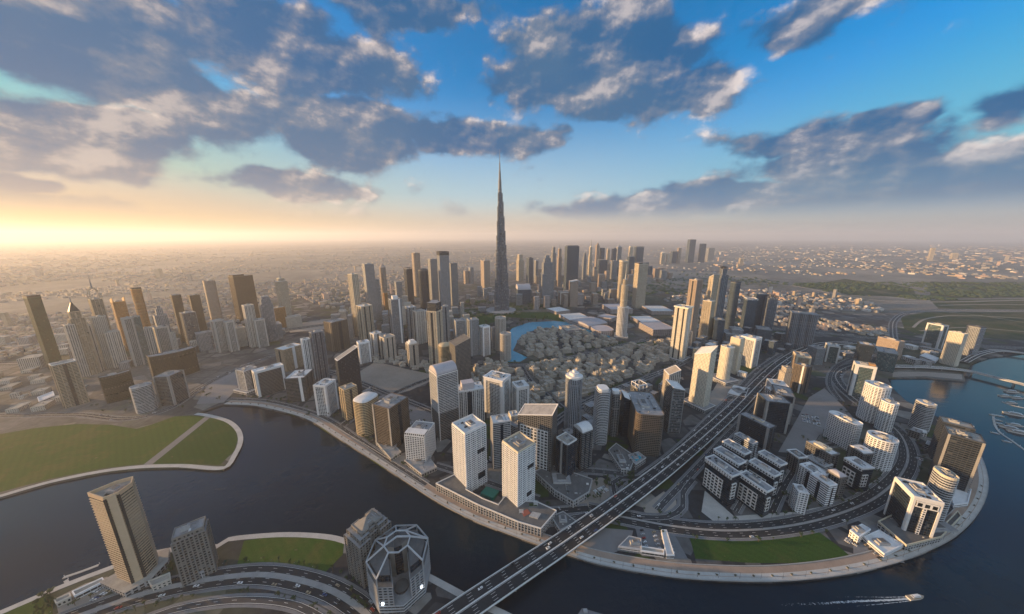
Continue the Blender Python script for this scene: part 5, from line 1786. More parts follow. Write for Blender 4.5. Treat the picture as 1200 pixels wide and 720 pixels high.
Q.append(fill([(425, 424), (470, 412), (505, 428), (518, 437), (490, 434), (450, 426)], 22, rg, (20, 32), (6, 14), ['town', 'bgrid'], 'low_house', 'low tan house on the far edge of the sand lot', 'houses beyond the sand lot', rot=.4, clear=-2))
Q.append(fill([(395, 372), (480, 362), (545, 362), (550, 400), (500, 405), (430, 400), (395, 395)], 54, rg, (22, 34), (25, 95), ['ggrid', 'bgrid', 'gband', 'bfin'], 'downtown_block', 'mid rise block packed between the downtown towers left of centre', 'downtown blocks', cat='building', rot=.3, clear=-3, lumps=False))
Q.append(fill([(545, 345), (640, 342), (720, 338), (760, 340), (745, 352), (640, 362), (545, 366)], 56, rg, (26, 46), (14, 70), ['ggrid', 'tplain', 'gplain', 'mall'], 'downtown_block', 'hazy mid rise block around the foot of the far cluster', 'blocks under the far cluster', cat='building', rot=.1, clear=-2, lumps=False))
Q.append(fill([(620, 322), (760, 312), (790, 330), (740, 336), (620, 342)], 44, rg, (36, 60), (20, 110), ['gplain', 'tplain', 'bglass'], 'downtown_block', 'distant hazy block between the far cluster towers', 'blocks of the far cluster', cat='building', clear=0, lumps=False, roads=False))
Q.append(fill([(800, 400), (905, 392), (930, 408), (905, 425), (880, 445), (800, 425)], 34, rg, (18, 30), (10, 55), ['gband', 'ggrid', 'bglass', 'wgridp'], 'office_block', 'mid rise office block tucked among the cream highway towers', 'blocks near the highway bend', cat='building', rot=.6, clear=-2, lumps=False))
Q.append(fill([(960, 425), (1000, 405), (1090, 408), (1130, 420), (1100, 428), (1040, 424), (990, 424)], 20, rg, (18, 30), (6, 18), ['gband', 'wgridp', 'ggrid', 'pod'], 'low_block', 'low grey block along the shore beyond the spit', 'blocks beyond the spit', cat='building', rot=.2, clear=-2, lumps=False))
Q.append(fill([(640, 485), (690, 466), (790, 436), (812, 440), (775, 470), (700, 500), (690, 545), (665, 520)], 24, rg, (16, 28), (7, 18), ['gband', 'dgrid', 'pod'], 'low_block', 'low block between the boulevard and the brown office block', 'blocks near the brown office', cat='building', rot=.6, clear=-2, lumps=False))
Q.append(fill([(985, 470), (1040, 500), (1075, 505), (1105, 545), (1110, 575), (1085, 560), (1068, 520)], 14, rg, (14, 24), (5, 14), ['gband', 'wgridp', 'dgrid'], 'low_block', 'low block between the ring road and the basin towers', 'blocks inside the island', cat='building', rot=.6, clear=-1, lumps=False))
Q.append(fill([(340, 440), (400, 425), (440, 470), (500, 510), (520, 560), (470, 552), (410, 505), (350, 475)], 18, rg, (14, 24), (5, 14), ['gband', 'pod', 'bgrid'], 'low_block', 'low quay side block among the waterside row', 'blocks along the quay', cat='building', rot=-.5, clear=-2, lumps=False))
Q.append(fill([(-60, 490), (-60, 440), (60, 432), (110, 445), (110, 482), (40, 490)], 26, rg, (14, 34), (5, 14), ['bgrid', 'town'], 'low_block', 'low tan block among the left field streets', 'blocks by the left field', cat='building', rot=.5, clear=2, lumps=False))
Q.append(fill([(-60, 432), (0, 398), (180, 378), (330, 384), (330, 402), (240, 420), (120, 436), (60, 440)], 50, rg, (24, 44), (10, 40), ['bgrid', 'bfin', 'ggrid'], 'low_block', 'tan mid rise block between the left skyline towers', 'blocks of the left skyline', cat='building', rot=.5, clear=-2, lumps=False))

# ------------------------------------------------------------------ suburbs to the horizon
sub = random.Random(21)
cells = []
ZONES = [([(-140, 440), (-140, 300), (0, 291), (560, 290), (620, 300), (620, 318), (540, 330), (420, 352), (330, 378), (120, 400), (-100, 440)], 1.0, 0),
         ([(760, 330), (780, 300), (900, 293), (1340, 293), (1340, 330), (1080, 326), (1000, 322), (930, 326), (850, 318)], .6, 1),
         ([(780, 335), (860, 330), (930, 338), (1010, 352), (1046, 372), (1044, 396), (960, 386), (900, 380), (850, 372), (780, 352)], 1.5, 1),
         ([(560, 289), (760, 288), (960, 287), (1340, 288), (1340, 293), (780, 300), (700, 312), (600, 310)], 1.0, 1),
         ([(790, 360), (860, 375), (900, 385), (850, 392), (800, 390), (790, 372)], 1.0, 1)]
for poly, dn, side in ZONES:
    xs, ys = [p[0] for p in poly], [p[1] for p in poly]
    n = int(abs(area(poly)) * .17 * dn)
    for _ in range(n):
        px, py = sub.uniform(min(xs), max(xs)), sub.uniform(min(ys), max(ys))
        if not inside((px, py), poly) or py < 286.5: continue
        x, y = at(px, py)
        dist = math.hypot(x, y)
        # line the houses up on a street grid whose direction changes from district to district
        gx, gy = math.floor(x / 900), math.floor(y / 900)
        a = (hash((gx * 31 + gy * 17)) % 90) / 90 * math.pi / 2 + (.4 if side else -.3)
        ca, sa = math.cos(a), math.sin(a)
        u, v = x * ca + y * sa, -x * sa + y * ca
        pitch = 30 if dist < 3500 else 44
        u, v = round(u / pitch) * pitch, round(v / (pitch * 1.5)) * pitch * 1.5 + sub.choice([-8, 8])
        x, y = u * ca - v * sa, u * sa + v * ca
        if noise.noise(Vector((x / 700, y / 700, 3 + side))) < -.18: continue
        cells.append((math.hypot(x, y), x, y, a, side))
cells = sorted(set(cells))
grid = {}
kept = []
for c in cells:
    key = (round(c[1] / 20), round(c[2] / 20))
    if key in grid: continue
    grid[key] = 1
    if c[0] < 2600 and (not free(c[1], c[2], 10) or any((c[1] - a) ** 2 + (c[2] - b) ** 2 < (wd / 2 + 12) ** 2 for pth, wd in ROADS for a, b in pth[::2])): continue
    kept.append(c)


def house_mesh(mb, x, y, a, w, d, h, wall, roof, pitched):
    ca, sa = math.cos(a), math.sin(a)
    g = lambda p: (x + p[0] * ca - p[1] * sa, y + p[0] * sa + p[1] * ca)
    q = [g((-w / 2, -d / 2)), g((w / 2, -d / 2)), g((w / 2, d / 2)), g((-w / 2, d / 2))]
    mb.prism(q, 0, h, wall, roof)
    if pitched:
        q2 = [g((-w * .25, -d * .2)), g((w * .3, -d * .2)), g((w * .3, d * .25)), g((-w * .25, d * .25))]
        mb.prism(q2, h, h + 2.8, wall, roof)


MATS['sub_white'] = plain('sub_white', (.52, .49, .45), .9, .2)
MATS['sub_tan'] = plain('sub_tan', (.36, .29, .21), .9, .2)
MATS['sub_pink'] = plain('sub_pink', (.42, .31, .25), .9, .2)
MATS['sub_grey'] = plain('sub_grey', (.24, .23, .22), .9, .2)
hp = {}
NIND = 290
for i, (dist, x, y, a, side) in enumerate(kept[:NIND]):
    key = (sub.choice(['sub_white', 'sub_tan', 'sub_pink', 'sub_grey'] if x > 0 else ['sub_tan', 'sub_pink', 'sub_grey']), sub.randrange(4))
    if key not in hp:
        r2 = random.Random(str(key))
        m1, m2 = MB(), MB()
        w, d, h = r2.uniform(13, 20), r2.uniform(11, 16), r2.uniform(6, 10)
        house_mesh(m1, 0, 0, 0, w, d, h, key[0], key[0], False)
        house_mesh(m1, 0, -d * .2, 0, w * .5, d * .9, h * .7, key[0], key[0], False)
        m2.prism([(-w / 2 + .6, -d / 2 + .6), (w / 2 - .6, -d / 2 + .6), (w / 2 - .6, d / 2 - .6), (-w / 2 + .6, d / 2 - .6)], h, h + .3, 'roof_tan')
        m2.box(-2, 2, -1, 3, h + .2, h + 2.8, key[0])
        o1, o2 = m1.build('walls'), m2.build('roof')
        hp[key] = (o1.data, o2.data)
        bpy.data.objects.remove(o1); bpy.data.objects.remove(o2)
    colw = {'sub_white': 'white', 'sub_tan': 'tan', 'sub_pink': 'pinkish', 'sub_grey': 'grey'}[key[0]]
    where = 'in the suburb right of the blue glass cluster' if x > 0 else 'in the plain behind the left skyline'
    root = thing('villa', (x, y, 0), a, f'{colw} flat roofed villa {where}', 'villa', f'{colw} villas {"right" if x > 0 else "left"}')
    for nm, me in zip(('walls', 'roof'), hp[key]):
        o = bpy.data.objects.new(nm, me)
        COL.objects.link(o)
        o.parent = root
mb = MB()
for (dist, x, y, a, side) in kept[NIND:]:
    big = sub.random() < (.10 if dist < 5000 else .25)
    s = min(1.0 + max(0, dist - 3000) / 7000, 2.6)
    w, d, h = sub.uniform(12, 22) * s, sub.uniform(11, 17) * s, sub.uniform(5, 10) * (1 + .25 * s)
    if big: w, d, h = w * 2.0, d * 1.6, h * sub.uniform(.9, 1.6)
    if sub.random() < .015: h *= sub.uniform(3, 6)
    m1 = sub.choice(['sub_white', 'sub_tan', 'sub_pink', 'sub_grey', 'sub_grey'] if side else ['sub_tan', 'sub_tan', 'sub_pink', 'sub_grey', 'sub_grey'])
    house_mesh(mb, x, y, a, w, d, h, m1, m1 if sub.random() < .7 else 'sub_grey', sub.random() < .4)
tag(mb.build('far_suburbs'), kind='stuff')

# ------------------------------------------------------------------ trees


def crown_mesh(name, rad, hgt, leaf, seed, nq):
    r2 = random.Random(seed)
    mb = MB()
    clumps = [(Vector((r2.gauss(0, .42), r2.gauss(0, .42), r2.uniform(-.35, .5))), r2.uniform(.35, .6)) for _ in range(7)]
    for _ in range(nq):
        c, cr = r2.choice(clumps)
        d = Vector((r2.gauss(0, 1), r2.gauss(0, 1), r2.gauss(0, 1))).normalized()
        p = c + d * cr * r2.uniform(.6, 1)
        p = Vector((p.x * rad, p.y * rad, hgt + p.z * rad))
        n = (d + Vector((r2.uniform(-.7, .7), r2.uniform(-.7, .7), r2.uniform(-.3, .9)))).normalized()
        u = n.cross(Vector((.3, .2, 1))).normalized() * rad * r2.uniform(.12, .24)
        v = n.cross(u).normalized() * rad * r2.uniform(.10, .2)
        mb.face([(p - u)[:], (p - v)[:], (p + u)[:], (p + v)[:]], leaf)
    return mb


TREES = []
for k in range(4):
    rad, hg = (2.6, 4.6) if k < 3 else (1.9, 7.5)
    o1 = crown_mesh('crown', rad, hg, ('leaf', 'leaf_pale')[k % 2], k, 150).build('crown')
    mb = MB()
    for z0, z1, r0, r1 in ((0, hg * .6, .26, .18), (hg * .6, hg, .18, .08)):
        c8 = [(math.cos(t), math.sin(t)) for t in [q * math.pi / 3 for q in range(6)]]
        mb.prism([(a * r0, b * r0) for a, b in c8], z0, z1, 'bark', poly2=[(a * r1, b * r1) for a, b in c8])
    for q in range(3):
        a = q * 2.1
        mb.bar((0, 0, hg * .55), (math.cos(a) * rad * .5, math.sin(a) * rad * .5, hg), .12, 'bark')
    o2 = mb.build('trunk')
    TREES.append((o1.data, o2.data))
    bpy.data.objects.remove(o1); bpy.data.objects.remove(o2)
tr = random.Random(31)


WANT = []


def tree(x, y, label, group, sc=1.0, z=0):
    WANT.append((math.hypot(x, y) / sc, x, y, z, label, group, sc * tr.uniform(.75, 1.35), tr.uniform(0, 6), tr.randrange(len(TREES))))


def tree_row(path, off, step, label, group, sc=1.0, miss=.25, i0=0, i1=None):
    fine = smooth_path(path, 3)
    pts = side_path(fine, off)[::max(1, int(step / 3))]
    for (x, y) in pts[i0:i1]:
        if tr.random() < miss or not free(x, y, 1): continue
        tree(x + tr.uniform(-1.5, 1.5), y + tr.uniform(-1.5, 1.5), label, group, sc)


tree_row(ring, 16, 14, 'small street tree along the inner kerb of the ring road', 'ring road inner trees', .9, .3, 2, 56)
tree_row(ring, -16, 18, 'small street tree along the outer kerb of the ring road', 'ring road outer trees', .9, .35, 2, 46)
tree_row(south_road, 16, 11, 'clipped tree along the canal side of the south road', 'south road canal trees', .9, .35)
tree_row(south_road, -19, 9, 'dark planted tree on the plaza below the south road', 'plaza trees', .85, .3)
tree_row(embank, 8, 13, 'small tree between the quay street and the waterside row', 'quay street trees', .9, .35)
tree_row(bay, -9, 12, 'small tree along the street behind the canal podium', 'bay street trees', .9, .4)
tree_row(back, 9, 11, 'small tree on the street below the dark tower pair', 'back street trees', .9, .35)
tree_row(inner, -9, 11, 'small tree beside the street left of the bridge ramp', 'inner street trees', .9, .4)
tree_row(boul, 10, 16, 'tree along the lake side of the boulevard', 'boulevard trees', 1.3, .3)
tree_row(boul2, 11, 16, 'tree along the curved boulevard below the old quarter', 'curved boulevard trees', 1.3, .3)
for lab, grp, poly, n, sc in (
        ('palm like tree in the small garden beside the gold lit tower', 'gold tower garden trees', [(183, 655), (200, 648), (204, 668), (188, 676)], 14, .9),
        ('dense garden tree in the corner of the south bank', 'south corner trees', [(40, 705), (62, 694), (64, 716), (44, 722)], 16, 1.0),
        ('park tree in the dark green park around the tallest tower', 'park trees', [(540, 372), (590, 368), (600, 372), (640, 372), (650, 377), (600, 384), (588, 398), (545, 392)], 70, 2.0),
        ('garden tree around the octagonal office building', 'octagon garden trees', [(410, 690), (432, 700), (440, 718), (418, 712)], 10, .8),
        ('tree on the island square beside the terrace rows', 'terrace row trees', [(985, 585), (1010, 560), (1030, 545), (1035, 565), (1005, 592), (960, 602)], 16, .9),
        ('courtyard tree on the lake island', 'lake island trees', [(612, 402), (640, 388), (715, 400), (650, 416), (620, 416)], 24, 1.3)):
    xs, ys = [p[0] for p in poly], [p[1] for p in poly]
    k = t = 0
    while k < n and t < n * 30:
        t += 1
        px, py = tr.uniform(min(xs), max(xs)), tr.uniform(min(ys), max(ys))
        x, y = at(px, py)
        if not inside((px, py), poly) or (sc < 1.2 and not free(x, y, 1)): continue
        tree(x, y, lab, grp, sc)
        k += 1
for lab, grp, poly, n in (
        ('street tree between the podiums and the highway ramp', 'ramp trees', [(600, 560), (690, 590), (735, 570), (780, 530), (740, 545), (650, 590), (620, 600)], 40),
        ('street tree among the terrace blocks and white towers of the island', 'island trees', [(900, 520), (1000, 470), (1060, 500), (1050, 550), (980, 600), (900, 605), (860, 600)], 70),
        ('street tree near the quay between the waterside row and the sand lot', 'waterside trees', [(290, 470), (400, 440), (520, 500), (530, 560), (480, 560), (400, 500)], 60),
        ('street tree by the dark halls and the left quay road', 'left quay trees', [(90, 480), (150, 470), (240, 450), (300, 430), (300, 460), (220, 480), (150, 492)], 40),
        ('street tree along the shore beyond the spit', 'spit shore trees', [(960, 430), (1050, 420), (1120, 424), (1100, 430), (990, 440)], 30)):
    xs, ys = [p[0] for p in poly], [p[1] for p in poly]
    k = t = 0
    while k < n and t < n * 40:
        t += 1
        px, py = tr.uniform(min(xs), max(xs)), tr.uniform(min(ys), max(ys))
        x, y = at(px, py)
        if not inside((px, py), poly) or not free(x, y, 3): continue
        if any((x - a) ** 2 + (y - b) ** 2 < (wd / 2 + 2) ** 2 for pth, wd in ROADS for a, b in pth): continue
        for q in range(tr.randint(1, 3)):
            tree(x + tr.uniform(-6, 6), y + tr.uniform(-6, 6), lab, grp, .95)
            k += 1
WANT.sort()
for (_, x, y, z, label, group, sc, rz, kind) in WANT[:285]:
    root = thing('tree', (x, y, z), rz, label, 'tree', group)
    root.scale = (sc, sc, sc)
    for nm, me in zip(('crown', 'trunk'), TREES[kind]):
        o = bpy.data.objects.new(nm, me)
        COL.objects.link(o)
        o.parent = root
mb = MB()
for (_, x, y, z, label, group, sc, rz, kind) in WANT[285:]:
    for me, mt in zip(TREES[kind], (('leaf', 'leaf_pale')[kind % 2], 'bark')):
        ca, sa = math.cos(rz) * sc, math.sin(rz) * sc
        vs = [(x + p.co.x * ca - p.co.y * sa, y + p.co.x * sa + p.co.y * ca, p.co.z * sc) for p in me.vertices]
        for pl in me.polygons: mb.face([vs[i] for i in pl.vertices], mt)
tag(mb.build('distant_trees'), kind='stuff')
# the wooded plain on the right: one mass
mb = MB()
for poly, n in (([(930, 330), (1340, 332), (1340, 350), (1090, 352), (1000, 346), (940, 338)], 2600), ([(840, 322), (930, 330), (1000, 345), (900, 336), (840, 330)], 700), ([(700, 330), (800, 318), (860, 326), (830, 340), (760, 352), (700, 346)], 700), ([(545, 352), (640, 358), (640, 368), (540, 372)], 300)):
    xs, ys = [p[0] for p in poly], [p[1] for p in poly]
    for _ in range(n):
        px, py = tr.uniform(min(xs), max(xs)), tr.uniform(min(ys), max(ys))
        if not inside((px, py), poly): continue
        x, y = at(px, py)
        if noise.noise(Vector((x / 300, y / 300, 9))) < -.1 or not free(x, y, 4): continue
        r0 = tr.uniform(6, 15)
        hh = tr.uniform(5, 10)
        base = [(x + r0 * tr.uniform(.7, 1.2) * math.cos(q * 1.05), y + r0 * tr.uniform(.7, 1.2) * math.sin(q * 1.05)) for q in range(6)]
        mid = [(x + (a - x) * 1.15, y + (b - y) * 1.15) for a, b in base]
        topp = [(x + (a - x) * .45, y + (b - y) * .45) for a, b in base]
        lm = tr.choice(['leaf', 'leaf', 'leaf_pale'])
        mb.prism(base, 0, hh * .5, lm, poly2=mid)
        mb.prism(mid, hh * .5, hh, lm, poly2=topp)
tag(mb.build('woodland'), kind='stuff')

# ------------------------------------------------------------------ cars, lamps, boats


def car_data(paint):
    mb = MB()
    L, W = 4.7, 1.9
    prof = [(-L / 2, .45), (-L / 2, .95), (-L * .42, 1.02), (L * .22, .95), (L / 2, .75), (L / 2, .45)]
    for s in (1, -1):
        mb.face([(x, s * W / 2, z) for x, z in (prof if s > 0 else prof[::-1])], paint)
    for (x0, z0), (x1, z1) in zip(prof, prof[1:] + prof[:1]):
        mb.face([(x0, -W / 2, z0), (x0, W / 2, z0), (x1, W / 2, z1), (x1, -W / 2, z1)], paint)
    b = [(-L * .38, -.85), (L * .2, -.85), (L * .2, .85), (-L * .38, .85)]
    t = [(-L * .30, -.68), (L * .06, -.68), (L * .06, .68), (-L * .30, .68)]
    mb.prism(b, .98, 1.48, 'car_glass', paint, poly2=t)
    for x in (-1.45, 1.45):
        for y in (-.85, .85):
            c = [(x + .33 * math.cos(q), .33 + .33 * math.sin(q)) for q in [k * math.pi / 4 for k in range(8)]]
            for s in (-.12, .12): mb.face([(a, y + s, z) for a, z in (c if s < 0 else c[::-1])], 'tyre')
            for i in range(8):
                a, bb = c[i], c[(i + 1) % 8]
                mb.face([(a[0], y - .12, a[1]), (bb[0], y - .12, bb[1]), (bb[0], y + .12, bb[1]), (a[0], y + .12, a[1])], 'tyre')
    o = mb.build('car')
    d = o.data
    bpy.data.objects.remove(o)
    return d


CARS = {k: car_data('paint_' + k) for k in ('white', 'silver', 'black', 'red', 'blue', 'tan')}
cr = random.Random(41)


def car(x, y, z, a, where):
    k = cr.choice(['white'] * 6 + ['silver'] * 3 + ['black'] * 3 + ['red', 'blue', 'tan'])
    o = bpy.data.objects.new('car', CARS[k])
    COL.objects.link(o)
    o.location = (x, y, z)
    o.rotation_euler = (0, 0, a)
    o.scale = (1.15, 1.1, 1.15)
    tag(o, f'small {k} car {where}', 'car', f'{k} cars {where}')


def traffic(path, n, offs, z, where, t0=0.0, t1=1.0):
    m = len(path)
    used = []
    for _ in range(n):
        t = cr.uniform(t0, t1) * (m - 2)
        off = cr.choice(offs)
        if any(abs(t - b) < 1.2 and off == c for b, c in used): continue
        used.append((t, off))
        i = int(t)
        p, q = side_path(path, off)[i], side_path(path, off)[i + 1]
        f = t - i
        zz = (z[i] * (1 - f) + z[i + 1] * f) if hasattr(z, '__len__') else z
        a = math.atan2(q[1] - p[1], q[0] - p[0]) + (math.pi if off > 0 else 0)
        car(p[0] + (q[0] - p[0]) * f, p[1] + (q[1] - p[1]) * f, zz + .01, a, where)


traffic(high, 90, [-11, -8, -4.5, 4.5, 8, 11], high_z, 'driving on the long highway bridge', 0, .8)
traffic(ring, 40, [-10, -6, 6, 10], ROADS and .27, 'on the island ring road')
traffic(south_road, 16, [-9, -6, 6, 9], .55, 'on the curved south road')
traffic(east_b, 14, [-6, -2.5, 2.5, 6], east_bz, 'crossing the low marina bridge')
traffic(shore, 20, [-5, 5], .4, 'on the road behind the green field')
traffic(left_service, 16, [-3, 3], .3, 'on the service road left of the highway')
traffic(right_service, 12, [-3, 3], .32, 'on the service road right of the highway')
traffic(mid_a, 16, [-5, 5], .6, 'at the crossing by the sand lot')
traffic(boul2, 16, [-5, 5], .62, 'on the boulevard below the old quarter')
for (ax, ay), (bx2, by2), n, where in (((752, 622), (758, 645), 6, 'parked in the lot beside the promenade'), ((766, 624), (774, 648), 6, 'parked in the lot beside the promenade'), ((780, 626), (788, 648), 7, 'parked under the striped canopy row'),
                                       ((1010, 634), (1030, 654), 5, 'parked by the flat white hall'), ((108, 697), (122, 688), 5, 'parked on the sandy lot by the gold lit tower'), ((110, 703), (126, 694), 6, 'parked on the sandy lot by the gold lit tower'), ((306, 436), (300, 470), 0, '')):
    for i in range(n):
        t = i / max(1, n - 1)
        x, y = at(ax + (bx2 - ax) * t, ay + (by2 - ay) * t)
        car(x, y, .14, cr.uniform(-.1, .1) + .3, where)


def car_park(px, rows, cols, rot, where, fillp=.7):
    x0, y0 = at(*px)
    for r_ in range(rows):
        for c_ in range(cols):
            if cr.random() > fillp: continue
            lx, ly = c_ * 2.9, r_ * (6.0 if r_ % 2 else 5.6) + (r_ // 2) * 5
            x, y = x0 + lx * math.cos(rot) - ly * math.sin(rot), y0 + lx * math.sin(rot) + ly * math.cos(rot)
            if not free(x, y, 1.5) or any((x - a) ** 2 + (y - b) ** 2 < (wd / 2 + 2) ** 2 for pth, wd in ROADS for a, b in pth): continue
            car(x, y, .14, rot + math.pi / 2, where)


car_park((478, 505), 4, 14, .6, 'parked on the grey sand lot behind the waterside row')
car_park((650, 612), 3, 9, .4, 'parked below the bridge ramp')
car_park((1000, 640), 2, 8, .5, 'parked beside the lawn corner pavilion')
car_park((905, 590), 3, 10, .5, 'parked on the paved edge of the island')
car_park((960, 500), 4, 16, .9, 'parked on the big sand lot')
car_park((300, 462), 2, 16, -.3, 'parked along the quay by the white framed office')
car_park((700, 580), 2, 8, .5, 'parked on the loop island by the ramp')
car_park((1046, 470), 3, 8, .8, 'parked by the white curved tower')
car_park((1080, 540), 3, 8, .8, 'parked between ring road and unfinished towers')
car_park((560, 545), 2, 12, .5, 'parked behind the canal podium')


def lamp_data():
    mb = MB()
    c8 = [(math.cos(t), math.sin(t)) for t in [q * math.pi / 3 for q in range(6)]]
    mb.prism([(a * .14, b * .14) for a, b in c8], 0, 7.5, 'dark_metal', poly2=[(a * .08, b * .08) for a, b in c8])
    o1 = mb.build('pole')
    mb = MB()
    mb.bar((0, 0, 7.4), (1.6, 0, 7.7), .14, 'dark_metal')
    mb.box(1.2, 2.1, -.22, .22, 7.6, 7.8, 'grey_metal')
    o2 = mb.build('lamp_head')
    r = (o1.data, o2.data)
    bpy.data.objects.remove(o1); bpy.data.objects.remove(o2)
    return r


LAMP = lamp_data()


def lamps(path, off, step, z, label, group, face=1):
    fine = smooth_path(path, 3)
    sp = side_path(fine, off)
    zz = np.interp(np.linspace(0, 1, len(fine)), np.linspace(0, 1, len(z)), z) if hasattr(z, '__len__') else [z] * len(fine)
    for i in range(2, len(sp) - 1, max(1, int(step / 3))):
        a = math.atan2(sp[i + 1][1] - sp[i][1], sp[i + 1][0] - sp[i][0]) + face * math.pi / 2
        root = thing('street_lamp', (sp[i][0], sp[i][1], zz[i]), a, label, 'street lamp', group)
        for nm, me in zip(('pole', 'lamp_head'), LAMP):
            o = bpy.data.objects.new(nm, me)
            COL.objects.link(o)
            o.parent = root


lamps(prom[: int(len(prom) * .8)], 3.0, 24, .30, 'dark promenade lamp on the paved canal walk', 'promenade lamps')
pl_pts = side_path(smooth_path(prom[: int(len(prom) * .86)], 3), 6.0)[4::7]
mbp = MB()
mbp.prism([(1.1 * math.cos(t), 1.1 * math.sin(t)) for t in [q * math.pi / 5 for q in range(10)]], 0, .8, 'concrete', 'bark')
pot = mbp.build('pot')
shrub = crown_mesh('shrub', 1.25, 1.5, 'leaf', 77, 70).build('shrub')
for (x, y) in pl_pts:
    root = thing('planter', (x, y, .3), cr.uniform(0, 6), 'round shrub planter on the paved canal promenade', 'planter', 'promenade planters')
    for nm, me in (('pot', pot.data), ('shrub', shrub.data)):
        o = bpy.data.objects.new(nm, me)
        COL.objects.link(o)
        o.parent = root
bpy.data.objects.remove(pot); bpy.data.objects.remove(shrub)
lamps(high[:70], 0, 33, [a + .9 for a in high_z[:70]], 'highway lamp on the median of the long bridge', 'bridge lamps')
lamps(ring, 0, 30, .42, 'lamp in the median of the ring road', 'ring road lamps')
lamps(south_road, 13, 26, .2, 'lamp beside the curved south road', 'south road lamps', -1)

# boats


def boat(x, y, a, L, label, decks=2, group=None, name='yacht'):
    root = thing(name, (x, y, -3), a, label, 'boat' if decks < 2 else 'yacht', group)
    W = L * .25
    o = lambda s: [(-L / 2, -W / 2 * s), (L * .15, -W / 2 * s), (L * .36, -W * .32 * s), (L / 2, 0), (L * .36, W * .32 * s), (L * .15, W / 2 * s), (-L / 2, W / 2 * s)]
    mb = MB()
    mb.prism([(p[0] * .94, p[1] * .8) for p in o(1)], -.3, L * .09, 'paint_white', 'sub_tan', poly2=o(1))
    mb.build('hull', root)
    z = L * .09
    for k in range(decks):
        s = .74 - .2 * k
        mb = MB()
        q = [(-L * .30 * s - L * .06, -W * .40 * s), (L * .26 * s, -W * .40 * s), (L * .36 * s, 0), (L * .26 * s, W * .40 * s), (-L * .30 * s - L * .06, W * .40 * s)]
        hh = L * .055
        mb.prism(q, z, z + hh * .7, 'car_glass')
        mb.prism(offset(q, W * .04), z + hh * .7, z + hh, 'paint_white')
        mb.build('cabin', root)
        z += hh
    mb = MB()
    mb.bar((-L * .1, 0, z), (-L * .14, 0, z + L * .08), max(.15, L * .012), 'white_trim')
    mb.build('mast', root)
    return root


yx, yy = at(1073, 701, -3)
ya = math.atan2(*(np.array(at(1090, 698, -3)) - np.array(at(1050, 703, -3)))[::-1])
boat(yx, yy, ya, 20, 'white motor yacht with a dark stern speeding away from its wake', 2)
mb = MB()
wk = smooth_path([at(a, b, -3) for a, b in [(1064, 702), (1040, 703.5), (1000, 705), (960, 707.5), (915, 709)]], 1.2)
L_, R_ = [], []
for off0, off1, w0, w1 in ((0, 0, 1.4, 3.2), (1.8, 8, .6, .8), (-1.8, -8, .6, .8)):
    m_ = len(wk)
    ends = m_ if off0 == 0 else int(m_ * .6)
    for i in range(ends - 1):
        q4, uv4 = [], []
        for j, sd in ((i, -1), (i + 1, -1), (i + 1, 1), (i, 1)):
            t = j / m_
            off = off0 + (off1 - off0) * t + sd * (w0 + (w1 - w0) * t)
            seg = wk[max(0, j - 1):j + 2]
            q4.append((*side_path(seg, off)[min(j, 1)], -2.985))
            uv4.append((t if off0 == 0 else min(1, t * 1.6 + .15), .5 + sd * .5))
        mb.face(q4, 'wake', uv4)
tag(mb.build('boat_wake'), kind='stuff')
MAR = [(1178, 465, 25, 'tiered white yacht at the outer end of the upper marina jetty'), (1186, 460, 30, 'tall white yacht moored first at the upper marina jetty'), (1192, 467, 26, 'white yacht moored behind the tiered one'), (1186, 473, 22, 'low white cruiser on the near side of the upper jetty'),
       (1190, 487, 34, 'dark decked cruiser lying alone between the two jetties'), (1165, 487, 14, 'white motorboat at the head of the curved jetty'), (1171, 488, 14, 'second white motorboat at the head of the curved jetty'), (1169, 493, 14, 'white motorboat on the inner side of the curved jetty'), (1171, 497, 14, 'small white boat halfway down the curved jetty'),
       (1185, 503, 30, 'long white yacht moored inside the curved jetty'), (1194, 508, 30, 'long white yacht at the frame edge inside the curved jetty'), (1190, 499, 24, 'white yacht with a blue grey deck beside the long yachts'), (1166, 508, 12, 'small dark boat outside the curved jetty'), (1180, 518, 12, 'small boat near the lower bend of the jetty')]
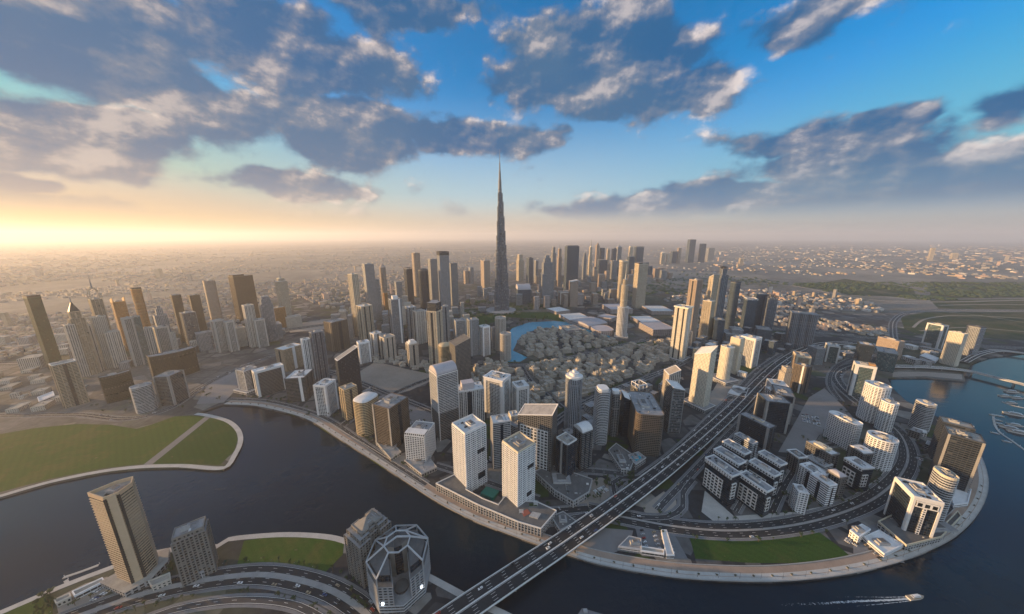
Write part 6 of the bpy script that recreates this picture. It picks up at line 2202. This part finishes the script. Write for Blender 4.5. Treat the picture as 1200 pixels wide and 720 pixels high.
for i, (a, b, L, lb) in enumerate(MAR):
    x, y = at(a, b, -3)
    boat(x, y, -.75 + (i % 3) * .12 if b > 480 else -.2, L, lb, 2 if L > 20 else 1)
for lb, px in (('curved floating jetty of the marina', [(1164, 488), (1166, 498), (1172, 507), (1185, 516), (1205, 530), (1240, 552)]), ('upper floating jetty of the marina', [(1174, 471), (1190, 476), (1220, 482), (1260, 492)]), ('small landing stage beside the sandy lot', [(77, 680), (81, 687)]), ('long thin floating stage on the south bank', [(74, 677), (95, 670), (116, 662)])):
    path = smooth_path(pxs(px, -2.4), 5)
    root = thing('jetty', (0, 0, 0), 0, lb, 'jetty')
    mb = MB()
    strip(mb, path, -1.6, 1.6, -3.1, -2.3, 'paving')
    mb.build('deck', root)
    for i in range(0, len(path), 4):
        mb = MB()
        x, y = side_path(path, 1.75)[i]
        mb.box(x - .2, x + .2, y - .2, y + .2, -4.5, -.8, 'white_trim')
        mb.build('pile', root)
root = thing('pontoon', (0, 0, 0), 0, 'flat grey pontoon with deck boxes at the bottom edge of the water', 'pontoon')
mb = MB()
pt = ccw(pxs([(682, 713), (707, 720), (700, 735), (672, 728)], -2))
mb.prism(pt, -3.3, -1.9, 'grey_metal', 'paving_grey')
mb.build('deck', root)
c = at(686, 717, -2)
mb = MB()
mb.box(c[0] - 2, c[0] + 2, c[1] - 1.5, c[1] + 1.5, -1.88, .3, 'plant_box')
mb.build('deck_hut', root)

# ------------------------------------------------------------------ haze: a closed box of thin air round the city
mb = MB()
mb.box(-42000, 42000, -2500, 42000, -6.0, 830, 'ground')
hz = mb.build('haze')
m = bpy.data.materials.new('haze_air')
m.use_nodes = True
m.node_tree.nodes.clear()
out = m.node_tree.nodes.new('ShaderNodeOutputMaterial')
pv = m.node_tree.nodes.new('ShaderNodeVolumePrincipled')
pv.inputs['Color'].default_value = (.94, .95, .98, 1)
pv.inputs['Density'].default_value = HAZE
pv.inputs['Anisotropy'].default_value = .34
m.node_tree.links.new(pv.outputs[0], out.inputs['Volume'])
hz.data.materials.clear()
hz.data.materials.append(m)
hz['kind'] = 'stuff'
